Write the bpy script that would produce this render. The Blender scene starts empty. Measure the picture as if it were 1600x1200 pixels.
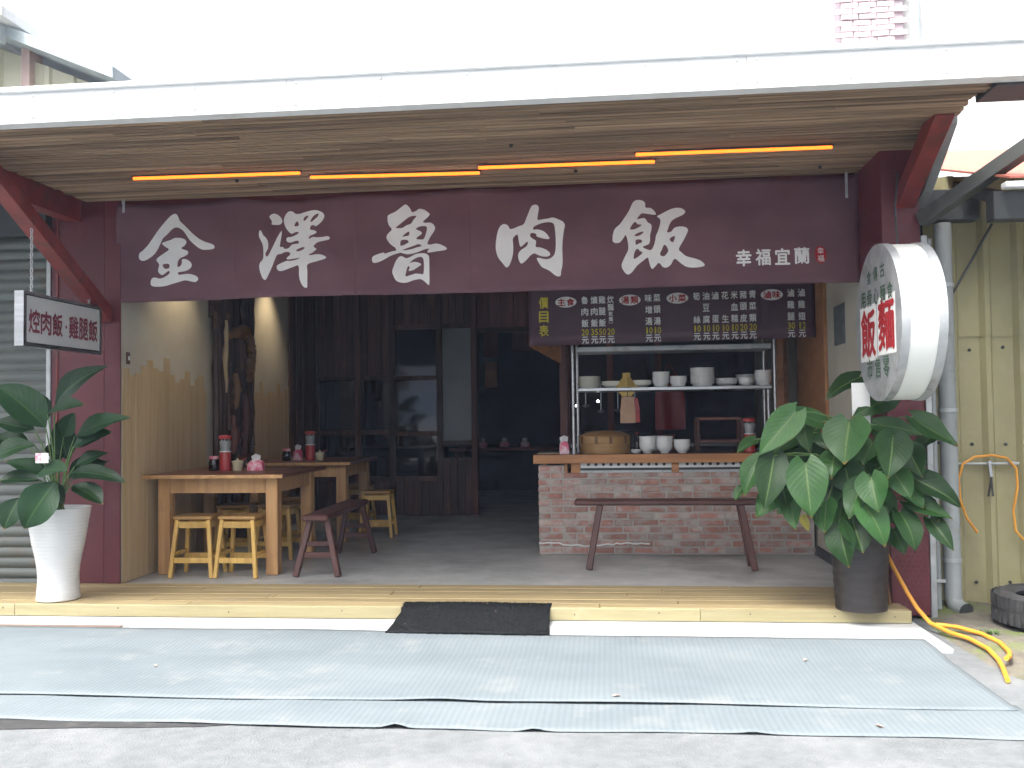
import bpy, bmesh, math, random
from mathutils import Vector, Matrix
random.seed(11)
R = math.radians
scene = bpy.context.scene
col = scene.collection

# ------------------------------------------------------------------ camera
cam_data = bpy.data.cameras.new('camera')
cam = bpy.data.objects.new('camera', cam_data); col.objects.link(cam)
cam_data.sensor_width = 36.0
cam_data.lens = 36.0 * 1450 / 1600
cam_data.clip_end = 800
cam.matrix_world = (Matrix.Translation((0, 0, 1.2)) @ Matrix.Rotation(R(5.8), 4, 'Z')
                    @ Matrix.Rotation(R(91.97), 4, 'X') @ Matrix.Rotation(-0.0135, 4, 'Z'))
scene.camera = cam
# ------------------------------------------------------------------ sky, sun, exposure
TO_SUN = Vector((-0.75, -1.0, 2.75)).normalized()
world = bpy.data.worlds.new('World'); scene.world = world; world.use_nodes = True
wn = world.node_tree.nodes; wl = world.node_tree.links
sky = wn.new('ShaderNodeTexSky'); sky.sky_type = 'NISHITA'; sky.sun_disc = False
sky.sun_elevation = math.asin(TO_SUN.z)
sky.sun_rotation = math.atan2(TO_SUN.x, TO_SUN.y)
sky.air_density = 1.0; sky.dust_density = 9.0; sky.ozone_density = 1.0
sat = wn.new('ShaderNodeHueSaturation'); sat.inputs['Saturation'].default_value = 0.30   # thin white overcast
wl.new(sky.outputs[0], sat.inputs['Color']); wl.new(sat.outputs[0], wn['Background'].inputs['Color'])
wn['Background'].inputs['Strength'].default_value = 0.15
sun_data = bpy.data.lights.new('sun', 'SUN'); sun_data.energy = 1.3; sun_data.angle = R(18)
sun_data.color = (1.0, 0.975, 0.94)
sun = bpy.data.objects.new('sun', sun_data); col.objects.link(sun)
sun.rotation_euler = TO_SUN.to_track_quat('Z', 'Y').to_euler()
sun.location = (3, -6, 12)
scene.view_settings.view_transform = 'Standard'
scene.view_settings.look = 'None'
scene.view_settings.exposure = 1.7
scene.view_settings.gamma = 1.0
scene.render.engine = 'CYCLES'
scene.cycles.use_denoising = True
scene.cycles.max_bounces = 6
scene.cycles.diffuse_bounces = 4
scene.cycles.glossy_bounces = 3
scene.cycles.transmission_bounces = 2
scene.cycles.use_adaptive_sampling = True
scene.cycles.adaptive_threshold = 0.04
scene.cycles.caustics_reflective = False
scene.cycles.caustics_refractive = False
scene.cycles.sample_clamp_indirect = 6

# ------------------------------------------------------------------ materials
MATS = {}
def mat(name, c1, c2=None, rough=0.6, scale=(6, 6, 6), detail=5, bump=0.0, bscale=None, metal=0.0, spec=0.5,
        rnd=0.0, lo=0.35, hi=0.65, c3=None, c3_scale=2.0, c3_lo=0.55, c3_hi=0.7, rough_var=0.0):
    """noise-mixed base colour, optional stain colour c3, per-object value change rnd, noise bump"""
    m = bpy.data.materials.new(name); m.use_nodes = True
    n, l = m.node_tree.nodes, m.node_tree.links
    b = n['Principled BSDF']
    b.inputs['Roughness'].default_value = rough
    b.inputs['Metallic'].default_value = metal
    b.inputs['Specular IOR Level'].default_value = spec
    tc = n.new('ShaderNodeTexCoord'); mp = n.new('ShaderNodeMapping'); l.new(tc.outputs['Object'], mp.inputs['Vector'])
    mp.inputs['Scale'].default_value = scale
    oi = n.new('ShaderNodeObjectInfo')
    off = n.new('ShaderNodeVectorMath'); off.operation = 'SCALE'; off.inputs[0].default_value = (37, 53, 71)
    l.new(oi.outputs['Random'], off.inputs['Scale']); l.new(off.outputs[0], mp.inputs['Location'])
    nz = n.new('ShaderNodeTexNoise'); nz.inputs['Scale'].default_value = 1.0; nz.inputs['Detail'].default_value = detail
    nz.inputs['Roughness'].default_value = 0.6
    l.new(mp.outputs[0], nz.inputs['Vector'])
    src = None
    c2 = c2 or tuple(0.8 * v for v in c1)
    mr = n.new('ShaderNodeMapRange'); mr.inputs['From Min'].default_value = lo; mr.inputs['From Max'].default_value = hi
    l.new(nz.outputs['Fac'], mr.inputs['Value'])
    mx = n.new('ShaderNodeMix'); mx.data_type = 'RGBA'
    mx.inputs['A'].default_value = (*c1, 1); mx.inputs['B'].default_value = (*c2, 1)
    l.new(mr.outputs[0], mx.inputs['Factor']); src = mx.outputs['Result']
    if c3:
        n3 = n.new('ShaderNodeTexNoise'); n3.inputs['Scale'].default_value = c3_scale; n3.inputs['Detail'].default_value = 6
        n3.inputs['Roughness'].default_value = 0.65
        l.new(tc.outputs['Object'], n3.inputs['Vector'])
        a3 = n.new('ShaderNodeVectorMath'); a3.operation = 'ADD'
        l.new(tc.outputs['Object'], a3.inputs[0]); l.new(off.outputs[0], a3.inputs[1]); l.new(a3.outputs[0], n3.inputs['Vector'])
        r3 = n.new('ShaderNodeMapRange'); r3.inputs['From Min'].default_value = c3_lo; r3.inputs['From Max'].default_value = c3_hi
        l.new(n3.outputs['Fac'], r3.inputs['Value'])
        m3 = n.new('ShaderNodeMix'); m3.data_type = 'RGBA'; m3.inputs['B'].default_value = (*c3, 1)
        l.new(r3.outputs[0], m3.inputs['Factor']); l.new(src, m3.inputs['A']); src = m3.outputs['Result']
    if rnd:
        hs = n.new('ShaderNodeHueSaturation')
        vr = n.new('ShaderNodeMapRange'); vr.inputs['To Min'].default_value = 1 - rnd; vr.inputs['To Max'].default_value = 1 + rnd
        l.new(oi.outputs['Random'], vr.inputs['Value']); l.new(vr.outputs[0], hs.inputs['Value'])
        l.new(src, hs.inputs['Color']); src = hs.outputs['Color']
    l.new(src, b.inputs['Base Color'])
    if rough_var:
        rr = n.new('ShaderNodeMapRange'); rr.inputs['To Min'].default_value = max(0.03, rough - rough_var); rr.inputs['To Max'].default_value = min(1, rough + rough_var)
        l.new(mr.outputs[0], rr.inputs['Value']); l.new(rr.outputs[0], b.inputs['Roughness'])
    if bump:
        bp = n.new('ShaderNodeBump'); bp.inputs['Strength'].default_value = bump; bp.inputs['Distance'].default_value = 0.01
        if bscale:
            nb = n.new('ShaderNodeTexNoise'); nb.inputs['Scale'].default_value = bscale; nb.inputs['Detail'].default_value = 4
            l.new(tc.outputs['Object'], nb.inputs['Vector']); l.new(nb.outputs['Fac'], bp.inputs['Height'])
        else:
            l.new(nz.outputs['Fac'], bp.inputs['Height'])
        l.new(bp.outputs[0], b.inputs['Normal'])
    MATS[name] = m
    return m

def emit(name, c, s):
    m = bpy.data.materials.new(name); m.use_nodes = True
    b = m.node_tree.nodes['Principled BSDF']
    b.inputs['Base Color'].default_value = (*c, 1); b.inputs['Emission Color'].default_value = (*c, 1)
    b.inputs['Emission Strength'].default_value = s
    MATS[name] = m
    return m

mat('asphalt', (0.155, 0.166, 0.172), (0.120, 0.130, 0.135), 0.9, (14, 14, 14), bump=0.5, bscale=120, c3=(0.20, 0.21, 0.215), c3_scale=0.9, c3_lo=0.5, c3_hi=0.68)
mat('concrete', (0.48, 0.49, 0.49), (0.37, 0.38, 0.38), 0.85, (4, 9, 5), bump=0.25, bscale=60, c3=(0.33, 0.33, 0.32), c3_scale=1.4, c3_lo=0.58, c3_hi=0.75)
mat('floor_concrete', (0.52, 0.53, 0.52), (0.40, 0.41, 0.40), 0.42, (3, 3, 3), bump=0.08, bscale=40, c3=(0.27, 0.265, 0.26), c3_scale=1.1, rough_var=0.12)
mat('rubber_mat', (0.160, 0.190, 0.206), (0.130, 0.158, 0.174), 0.7, (1.1, 2.6, 1.5), bump=0.12, bscale=180, c3=(0.205, 0.222, 0.224), c3_scale=3.2, c3_lo=0.55, c3_hi=0.75)
mat('pine', (0.42, 0.335, 0.18), (0.32, 0.245, 0.125), 0.62, (1.2, 18, 18), bump=0.15, rnd=0.1, c3=(0.30, 0.25, 0.17), c3_scale=2.2, c3_lo=0.55, c3_hi=0.8)
mat('fascia_pine', (0.42, 0.375, 0.215), (0.34, 0.29, 0.155), 0.6, (0.9, 16, 16), bump=0.12, rnd=0.06, c3=(0.50, 0.42, 0.26), c3_scale=3, c3_lo=0.6, c3_hi=0.8)
mat('soffit_wood', (0.38, 0.26, 0.16), (0.165, 0.11, 0.072), 0.7, (1.1, 30, 30), bump=0.2, rnd=0.34)
mat('soffit_back', (0.05, 0.035, 0.025), rough=0.9)
mat('maroon_paint', (0.128, 0.021, 0.028), (0.094, 0.015, 0.021), 0.48, (3, 3, 3), bump=0.05, bscale=30, c3=(0.16, 0.05, 0.045), c3_scale=4, c3_lo=0.6, c3_hi=0.8)
mat('red_steel', (0.23, 0.032, 0.028), (0.15, 0.022, 0.02), 0.45, (6, 6, 6), bump=0.05, c3=(0.10, 0.04, 0.03), c3_scale=8)
mat('banner_cloth', (0.175, 0.092, 0.106), (0.130, 0.068, 0.082), 0.85, (1.6, 1.6, 3.0), bump=0.08, bscale=260, spec=0.2)
mat('letter_white', (0.80, 0.81, 0.79), (0.72, 0.73, 0.72), 0.8, (5, 5, 5), spec=0.2)
mat('letter_yellow', (0.62, 0.53, 0.06), rough=0.8, spec=0.2)
mat('letter_red', (0.42, 0.03, 0.035), rough=0.7, spec=0.2)
mat('letter_dark_red', (0.23, 0.06, 0.08), rough=0.7, spec=0.2)
mat('letter_green', (0.10, 0.15, 0.11), rough=0.7, spec=0.2)
mat('menu_vinyl', (0.092, 0.048, 0.068), (0.075, 0.038, 0.056), 0.5, (8, 8, 8), spec=0.35)
mat('wall_paint', (0.54, 0.51, 0.43), (0.46, 0.435, 0.365), 0.8, (2, 2, 2), bump=0.04, bscale=30)
mat('plank_beige', (0.56, 0.43, 0.25), (0.47, 0.35, 0.19), 0.65, (20, 20, 1.2), bump=0.08, rnd=0.06)
mat('dark_wood', (0.110, 0.052, 0.032), (0.045, 0.023, 0.016), 0.6, (16, 16, 1.4), bump=0.25, rnd=0.45, c3=(0.13, 0.055, 0.03), c3_scale=3)
mat('red_wood', (0.16, 0.052, 0.034), (0.09, 0.03, 0.02), 0.6, (16, 16, 1.4), bump=0.2, rnd=0.3)
mat('bog_wood', (0.075, 0.038, 0.024), (0.028, 0.016, 0.013), 0.65, (22, 22, 2.5), bump=0.6, rnd=0.5, c3=(0.17, 0.085, 0.04), c3_scale=4, c3_lo=0.56, c3_hi=0.68)
mat('honey_wood', (0.27, 0.14, 0.05), (0.15, 0.07, 0.028), 0.55, (14, 14, 3), bump=0.2)
mat('table_top', (0.19, 0.072, 0.036), (0.12, 0.043, 0.024), 0.38, (14, 1.2, 14), bump=0.08)
mat('table_wood', (0.56, 0.33, 0.14), (0.40, 0.215, 0.085), 0.5, (22, 22, 1.1), bump=0.15, rnd=0.1, c3=(0.30, 0.16, 0.07), c3_scale=3.5, c3_lo=0.56, c3_hi=0.8)
mat('stool_wood', (0.68, 0.44, 0.12), (0.50, 0.30, 0.075), 0.42, (24, 24, 1.6), bump=0.1, rnd=0.12, c3=(0.36, 0.20, 0.06), c3_scale=6, c3_lo=0.58, c3_hi=0.8)
mat('stool_seat', (0.42, 0.25, 0.085), (0.32, 0.18, 0.06), 0.42, (2, 16, 16), bump=0.08, rnd=0.1)
mat('bench_wood', (0.105, 0.042, 0.034), (0.065, 0.026, 0.022), 0.45, (5, 5, 2), bump=0.15, rnd=0.12)
mat('counter_wood', (0.46, 0.21, 0.075), (0.31, 0.13, 0.045), 0.45, (1.5, 16, 16), bump=0.08, rnd=0.1)
mat('counter_top', (0.10, 0.04, 0.026), (0.06, 0.025, 0.018), 0.35, (1.5, 16, 16), bump=0.06)
mat('brick', (0.43, 0.215, 0.170), (0.34, 0.160, 0.125), 0.85, (9, 9, 9), bump=0.5, bscale=50, rnd=0.2, c3=(0.43, 0.39, 0.355), c3_scale=7, c3_lo=0.42, c3_hi=0.60)
mat('mortar', (0.46, 0.43, 0.395), (0.38, 0.355, 0.325), 0.9, (12, 12, 12), bump=0.6, bscale=70)
mat('steel', (0.52, 0.53, 0.54), (0.40, 0.41, 0.42), 0.32, (3, 3, 30), metal=0.9)
mat('galvanized', (0.50, 0.52, 0.53), (0.38, 0.40, 0.41), 0.5, (8, 8, 8), metal=0.55, c3=(0.30, 0.30, 0.29), c3_scale=6)
mat('grey_pipe', (0.30, 0.32, 0.32), (0.24, 0.26, 0.26), 0.5, (5, 5, 2), c3=(0.20, 0.20, 0.17), c3_scale=5)
mat('porcelain', (0.74, 0.75, 0.74), (0.70, 0.71, 0.70), 0.22, (5, 5, 5))
mat('porcelain_cream', (0.72, 0.71, 0.63), (0.68, 0.67, 0.60), 0.25, (5, 5, 5))
mat('pot_white', (0.68, 0.69, 0.69), (0.64, 0.65, 0.65), 0.33, (3, 3, 3))
mat('pot_black', (0.022, 0.018, 0.018), (0.03, 0.025, 0.024), 0.42, (6, 6, 6))
mat('soil', (0.035, 0.024, 0.016), (0.06, 0.04, 0.028), 0.95, (30, 30, 30), bump=0.8, bscale=60)
mat('stem_green', (0.10, 0.19, 0.05), (0.07, 0.14, 0.04), 0.5, (10, 10, 10))
mat('bamboo', (0.42, 0.25, 0.10), (0.30, 0.165, 0.06), 0.55, (3, 3, 40), bump=0.2)
mat('bamboo_dark', (0.16, 0.08, 0.035), rough=0.6)
mat('plastic_red', (0.46, 0.035, 0.035), rough=0.35)
mat('plastic_pink', (0.70, 0.12, 0.22), (0.85, 0.62, 0.66), 0.4, (14, 14, 14), lo=0.45, hi=0.6)
mat('plastic_clear', (0.32, 0.34, 0.34), rough=0.25)
mat('chopsticks', (0.66, 0.66, 0.62), rough=0.5)
mat('cream_plastic', (0.66, 0.60, 0.40), rough=0.4)
mat('soy', (0.012, 0.008, 0.008), rough=0.1)
mat('paper_brown', (0.42, 0.27, 0.18), (0.36, 0.22, 0.14), 0.8, (9, 9, 9), bump=0.3, bscale=30)
mat('paper_yellow', (0.60, 0.42, 0.12), rough=0.7)
mat('paper_white', (0.75, 0.75, 0.74), rough=0.7)
mat('paper_grey', (0.16, 0.18, 0.19), (0.10, 0.11, 0.12), 0.7, (9, 9, 9))
mat('coir', (0.026, 0.028, 0.029), (0.014, 0.015, 0.016), 0.95, (60, 60, 60), bump=1.0, bscale=220, spec=0.1)
mat('shutter_metal', (0.135, 0.15, 0.14), (0.10, 0.112, 0.105), 0.5, (1, 6, 6), metal=0.3, rnd=0.08, c3=(0.13, 0.115, 0.09), c3_scale=3)
mat('dark_metal', (0.05, 0.055, 0.055), (0.035, 0.038, 0.04), 0.6, (4, 4, 4))
mat('yellow_sheet', (0.31, 0.285, 0.15), (0.26, 0.235, 0.125), 0.5, (4, 4, 1.5), bump=0.03, c3=(0.36, 0.31, 0.19), c3_scale=2.2, c3_lo=0.58, c3_hi=0.76)
mat('white_fascia', (0.82, 0.83, 0.83), (0.77, 0.78, 0.78), 0.45, (9, 5, 0.8), c3=(0.66, 0.66, 0.63), c3_scale=3, c3_lo=0.56)
mat('roof_sheet', (0.55, 0.56, 0.56), rough=0.5)
mat('red_roof', (0.50, 0.16, 0.11), (0.42, 0.13, 0.09), 0.55, (3, 3, 3))
mat('sign_white', (0.78, 0.80, 0.76), (0.74, 0.76, 0.72), 0.35, (3, 3, 3))
mat('sign_cream', (0.50, 0.515, 0.36), (0.44, 0.455, 0.32), 0.4, (3, 3, 3))
mat('sign_panel', (0.58, 0.60, 0.60), (0.52, 0.54, 0.55), 0.4, (3, 3, 3))
mat('hose_orange', (0.72, 0.33, 0.04), (0.62, 0.26, 0.03), 0.4, (6, 6, 6))
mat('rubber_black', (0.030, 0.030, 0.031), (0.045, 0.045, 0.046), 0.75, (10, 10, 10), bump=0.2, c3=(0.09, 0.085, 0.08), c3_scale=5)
mat('moss_ground', (0.17, 0.155, 0.12), (0.11, 0.10, 0.08), 0.95, (9, 9, 9), bump=0.9, bscale=40, c3=(0.13, 0.165, 0.045), c3_scale=2.6, c3_lo=0.5, c3_hi=0.62)
mat('weed', (0.09, 0.16, 0.04), (0.06, 0.11, 0.03), 0.6, (10, 10, 10))
mat('rust_plate', (0.22, 0.155, 0.125), (0.15, 0.11, 0.09), 0.75, (6, 6, 6), bump=0.2)
mat('frost_pane', (0.16, 0.18, 0.19), (0.13, 0.15, 0.16), 0.3, (2, 2, 2))
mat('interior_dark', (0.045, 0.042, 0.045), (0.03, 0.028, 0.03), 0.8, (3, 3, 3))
mat('orange_board', (0.42, 0.20, 0.075), (0.34, 0.15, 0.055), 0.6, (3, 3, 10), bump=0.05)
mat('pink_brick', (0.76, 0.66, 0.67), (0.72, 0.60, 0.62), 0.8, (4, 4, 4), rnd=0.12)
mat('pale_joint', (0.50, 0.42, 0.46), rough=0.9)
mat('pale_red', (0.62, 0.46, 0.42), rough=0.6)
mat('brace_grey', (0.085, 0.09, 0.085), (0.065, 0.07, 0.066), 0.6, (5, 5, 5))
mat('shed_yellow', (0.62, 0.60, 0.46), (0.56, 0.54, 0.41), 0.6, (3, 3, 3))
mat('pale_wall', (0.72, 0.73, 0.72), rough=0.8)
mat('pale_blue', (0.50, 0.60, 0.62), rough=0.5)
mat('dark_roof', (0.46, 0.52, 0.54), rough=0.6)
mat('litter', (0.5, 0.33, 0.27), rough=0.8)
emit('led_glow', (1.0, 0.15, 0.012), 1.15)
emit('speck_glow', (0.95, 0.97, 1.0), 14.0)
emit('spot_glow', (1.0, 0.86, 0.62), 6.0)

def leaf_material(name, c1, c2, vein):
    m = bpy.data.materials.new(name); m.use_nodes = True
    n, l = m.node_tree.nodes, m.node_tree.links
    b = n['Principled BSDF']; b.inputs['Roughness'].default_value = 0.40; b.inputs['Specular IOR Level'].default_value = 0.28
    uv = n.new('ShaderNodeUVMap'); uv.uv_map = 'UVMap'
    sp = n.new('ShaderNodeSeparateXYZ'); l.new(uv.outputs[0], sp.inputs[0])
    ab = n.new('ShaderNodeMath'); ab.operation = 'ABSOLUTE'; l.new(sp.outputs['X'], ab.inputs[0])
    mid = n.new('ShaderNodeMapRange'); mid.inputs['From Min'].default_value = 0.02; mid.inputs['From Max'].default_value = 0.07
    mid.inputs['To Min'].default_value = 1; mid.inputs['To Max'].default_value = 0
    l.new(ab.outputs[0], mid.inputs['Value'])
    sub = n.new('ShaderNodeMath'); sub.operation = 'MULTIPLY_ADD'; sub.inputs[1].default_value = -0.35
    l.new(ab.outputs[0], sub.inputs[0]); l.new(sp.outputs['Y'], sub.inputs[2])
    fr = n.new('ShaderNodeMath'); fr.operation = 'MULTIPLY'; fr.inputs[1].default_value = 58; l.new(sub.outputs[0], fr.inputs[0])
    si = n.new('ShaderNodeMath'); si.operation = 'SINE'; l.new(fr.outputs[0], si.inputs[0])
    tc = n.new('ShaderNodeTexCoord'); nz = n.new('ShaderNodeTexNoise'); nz.inputs['Scale'].default_value = 14; nz.inputs['Detail'].default_value = 4
    l.new(tc.outputs['Object'], nz.inputs['Vector'])
    mx = n.new('ShaderNodeMix'); mx.data_type = 'RGBA'; mx.inputs['A'].default_value = (*c1, 1); mx.inputs['B'].default_value = (*c2, 1)
    l.new(nz.outputs['Fac'], mx.inputs['Factor'])
    oi = n.new('ShaderNodeObjectInfo'); vr = n.new('ShaderNodeMapRange'); vr.inputs['To Min'].default_value = 0.6; vr.inputs['To Max'].default_value = 1.5
    l.new(oi.outputs['Random'], vr.inputs['Value'])
    hs = n.new('ShaderNodeHueSaturation'); l.new(vr.outputs[0], hs.inputs['Value']); l.new(mx.outputs['Result'], hs.inputs['Color'])
    m2 = n.new('ShaderNodeMix'); m2.data_type = 'RGBA'; m2.inputs['B'].default_value = (*vein, 1)
    l.new(mid.outputs[0], m2.inputs['Factor']); l.new(hs.outputs[0], m2.inputs['A'])
    ty = n.new('ShaderNodeMath'); ty.operation = 'MULTIPLY_ADD'; ty.inputs[1].default_value = 0.22; l.new(nz.outputs['Fac'], ty.inputs[0]); l.new(sp.outputs['Y'], ty.inputs[2])
    tm = n.new('ShaderNodeMapRange'); tm.inputs['From Min'].default_value = 1.05; tm.inputs['From Max'].default_value = 1.09; l.new(ty.outputs[0], tm.inputs['Value'])
    m4 = n.new('ShaderNodeMix'); m4.data_type = 'RGBA'; m4.inputs['B'].default_value = (0.16, 0.10, 0.03, 1)
    l.new(tm.outputs[0], m4.inputs['Factor']); l.new(m2.outputs['Result'], m4.inputs['A'])
    dn = n.new('ShaderNodeTexNoise'); dn.inputs['Scale'].default_value = 5; dn.inputs['Detail'].default_value = 3; l.new(tc.outputs['Object'], dn.inputs['Vector'])
    dr = n.new('ShaderNodeMapRange'); dr.inputs['To Min'].default_value = 0.28; dr.inputs['To Max'].default_value = 0.60; l.new(dn.outputs['Fac'], dr.inputs['Value']); l.new(dr.outputs[0], b.inputs['Roughness'])
    m2 = m4
    l.new(m2.outputs['Result'], b.inputs['Base Color'])
    bp = n.new('ShaderNodeBump'); bp.inputs['Strength'].default_value = 0.10; bp.inputs['Distance'].default_value = 0.003
    l.new(si.outputs[0], bp.inputs['Height']); l.new(bp.outputs[0], b.inputs['Normal'])
    tr = n.new('ShaderNodeBsdfTranslucent'); l.new(m2.outputs['Result'], tr.inputs['Color'])
    ms = n.new('ShaderNodeMixShader'); ms.inputs[0].default_value = 0.14
    l.new(b.outputs[0], ms.inputs[1]); l.new(tr.outputs[0], ms.inputs[2])
    l.new(ms.outputs[0], n['Material Output'].inputs['Surface'])
    MATS[name] = m
leaf_material('leaf_bright', (0.014, 0.052, 0.014), (0.034, 0.088, 0.022), (0.085, 0.14, 0.04))
leaf_material('leaf_yellow', (0.30, 0.24, 0.035), (0.20, 0.20, 0.03), (0.38, 0.30, 0.06))
leaf_material('leaf_dark', (0.010, 0.036, 0.014), (0.020, 0.056, 0.020), (0.05, 0.10, 0.035))

def glass_material(name):
    m = bpy.data.materials.new(name); m.use_nodes = True
    b = m.node_tree.nodes['Principled BSDF']
    b.inputs['Base Color'].default_value = (0.01, 0.013, 0.016, 1)
    b.inputs['Roughness'].default_value = 0.06; b.inputs['Specular IOR Level'].default_value = 0.7
    MATS[name] = m
glass_material('dark_glass')

def mat_ribbed():
    """rubber mat with fine ribs running towards the shop"""
    m = MATS['rubber_mat']; n, l = m.node_tree.nodes, m.node_tree.links
    tc = n.new('ShaderNodeTexCoord'); wv = n.new('ShaderNodeTexWave'); wv.bands_direction = 'X'
    wv.inputs['Scale'].default_value = 11.0; wv.inputs['Distortion'].default_value = 0.15
    l.new(tc.outputs['Object'], wv.inputs['Vector'])
    bp = n.new('ShaderNodeBump'); bp.inputs['Strength'].default_value = 0.18; bp.inputs['Distance'].default_value = 0.006
    l.new(wv.outputs['Fac'], bp.inputs['Height'])
    l.new(bp.outputs[0], n['Principled BSDF'].inputs['Normal'])
    # base colour slightly darker between the ribs
    src = n['Principled BSDF'].inputs['Base Color'].links[0].from_socket
    mx = n.new('ShaderNodeMix'); mx.data_type = 'RGBA'; mx.blend_type = 'MULTIPLY'; mx.inputs['Factor'].default_value = 0.10
    l.new(src, mx.inputs['A']); l.new(wv.outputs['Color'], mx.inputs['B']); l.new(mx.outputs['Result'], n['Principled BSDF'].inputs['Base Color'])
mat_ribbed()

# ------------------------------------------------------------------ mesh helpers
def wloc(o):
    v = Vector((0, 0, 0))
    while o is not None:
        v = v + o.location; o = o.parent
    return v

def tag(o, label=None, cat=None, group=None, kind=None):
    if label: o['label'] = label
    if cat: o['category'] = cat
    if group: o['group'] = group
    if kind: o['kind'] = kind
    return o

def thing(name, loc, label, cat, group=None):
    o = bpy.data.objects.new(name, None); col.objects.link(o); o.location = loc
    o.empty_display_size = 0.1
    return tag(o, label, cat, group)

def copy_tree(o, parent=None):
    c = o.copy(); col.objects.link(c); c.parent = parent
    for ch in [x for x in bpy.data.objects if x.parent == o]:
        copy_tree(ch, c)
    return c

class MB:
    def __init__(self): self.v = []; self.f = []; self.uv = None
    def add(self, vs, fs):
        k = len(self.v); self.v += [tuple(p) for p in vs]; self.f += [tuple(i + k for i in f) for f in fs]; return self
    def box(self, x0, x1, y0, y1, z0, z1):
        return self.add([(x0, y0, z0), (x1, y0, z0), (x1, y1, z0), (x0, y1, z0), (x0, y0, z1), (x1, y0, z1), (x1, y1, z1), (x0, y1, z1)],
                        [(0, 3, 2, 1), (4, 5, 6, 7), (0, 1, 5, 4), (1, 2, 6, 5), (2, 3, 7, 6), (3, 0, 4, 7)])
    def beam(self, a, b, w, d, up=(0, 0, 1), w2=None, d2=None):
        """box bar from a to b; w across, d along up"""
        a, b = Vector(a), Vector(b); t = (b - a).normalized(); up = Vector(up)
        s = t.cross(up)
        if s.length < 1e-4: s = t.cross(Vector((0, 1, 0)))
        s.normalize(); u = s.cross(t).normalized()
        w2 = w if w2 is None else w2; d2 = d if d2 is None else d2
        vs = []
        for p, ww, dd in ((a, w, d), (b, w2, d2)):
            for i, j in ((-1, -1), (1, -1), (1, 1), (-1, 1)): vs.append(p + s * (i * ww / 2) + u * (j * dd / 2))
        return self.add(vs, [(0, 1, 2, 3), (7, 6, 5, 4), (0, 4, 5, 1), (1, 5, 6, 2), (2, 6, 7, 3), (3, 7, 4, 0)])
    def tube(self, pts, r, n=8, cap=True, r2=None):
        pts = [Vector(p) for p in pts]; k0 = len(self.v); m = len(pts)
        ref = None
        for i, p in enumerate(pts):
            t = (pts[min(i + 1, m - 1)] - pts[max(i - 1, 0)]).normalized()
            if ref is None:
                ref = t.cross(Vector((0, 0, 1)))
                if ref.length < 1e-3: ref = Vector((1, 0, 0))
            s = (ref - t * ref.dot(t)).normalized(); ref = s; u = t.cross(s)
            rr = r if r2 is None else r + (r2 - r) * i / (m - 1)
            for j in range(n):
                a = 2 * math.pi * j / n; self.v.append(tuple(p + s * (rr * math.cos(a)) + u * (rr * math.sin(a))))
        for i in range(m - 1):
            for j in range(n):
                a = k0 + i * n + j; b = k0 + i * n + (j + 1) % n
                self.f.append((a, b, b + n, a + n))
        if cap:
            self.f.append(tuple(k0 + j for j in reversed(range(n)))); self.f.append(tuple(k0 + (m - 1) * n + j for j in range(n)))
        return self
    def lathe(self, prof, c=(0, 0, 0), n=24, axis='Z'):
        k0 = len(self.v); m = len(prof)
        for r, h in prof:
            for j in range(n):
                a = 2 * math.pi * j / n
                if axis == 'Z': p = (c[0] + r * math.cos(a), c[1] + r * math.sin(a), c[2] + h)
                elif axis == 'X': p = (c[0] + h, c[1] + r * math.cos(a), c[2] + r * math.sin(a))
                else: p = (c[0] + r * math.cos(a), c[1] + h, c[2] + r * math.sin(a))
                self.v.append(p)
        for i in range(m - 1):
            for j in range(n):
                a = k0 + i * n + j; b = k0 + i * n + (j + 1) % n
                self.f.append((a, b, b + n, a + n))
        if prof[0][0] > 1e-6: self.f.append(tuple(k0 + j for j in reversed(range(n))))
        if prof[-1][0] > 1e-6: self.f.append(tuple(k0 + (m - 1) * n + j for j in range(n)))
        return self
    def mesh(self, name, m, smooth=False, bevel=0.0, org=(0, 0, 0)):
        me = bpy.data.meshes.new(name)
        org = Vector(org)
        me.from_pydata([tuple(Vector(p) - org) for p in self.v], [], self.f)
        bm = bmesh.new(); bm.from_mesh(me)
        bmesh.ops.remove_doubles(bm, verts=bm.verts, dist=1e-5)
        bmesh.ops.recalc_face_normals(bm, faces=bm.faces)
        if bevel: bmesh.ops.bevel(bm, geom=list(bm.edges), offset=bevel, segments=1, affect='EDGES', clamp_overlap=True)
        bm.to_mesh(me); bm.free()
        me.materials.append(MATS[m])
        if smooth: 
            me.polygons.foreach_set('use_smooth', [True] * len(me.polygons))
            try: me.set_sharp_from_angle(angle=R(40))
            except Exception: pass
        return me
    def build(self, name, m, parent=None, smooth=False, bevel=0.0, local=False):
        org = Vector((0, 0, 0)) if (parent is None or local) else wloc(parent)
        me = self.mesh(name, m, smooth, bevel, org)
        o = bpy.data.objects.new(name, me); col.objects.link(o); o.parent = parent
        return o

def single(name, mb, m, label, cat, group=None, smooth=False, bevel=0.0):
    o = mb.build(name, m, None, smooth, bevel); return tag(o, label, cat, group)

def inst(name, me, parent, loc, rot=(0, 0, 0), scl=(1, 1, 1)):
    o = bpy.data.objects.new(name, me); col.objects.link(o); o.parent = parent
    org = Vector((0, 0, 0)) if parent is None else wloc(parent)
    o.location = Vector(loc) - org; o.rotation_euler = rot; o.scale = scl
    return o

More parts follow.
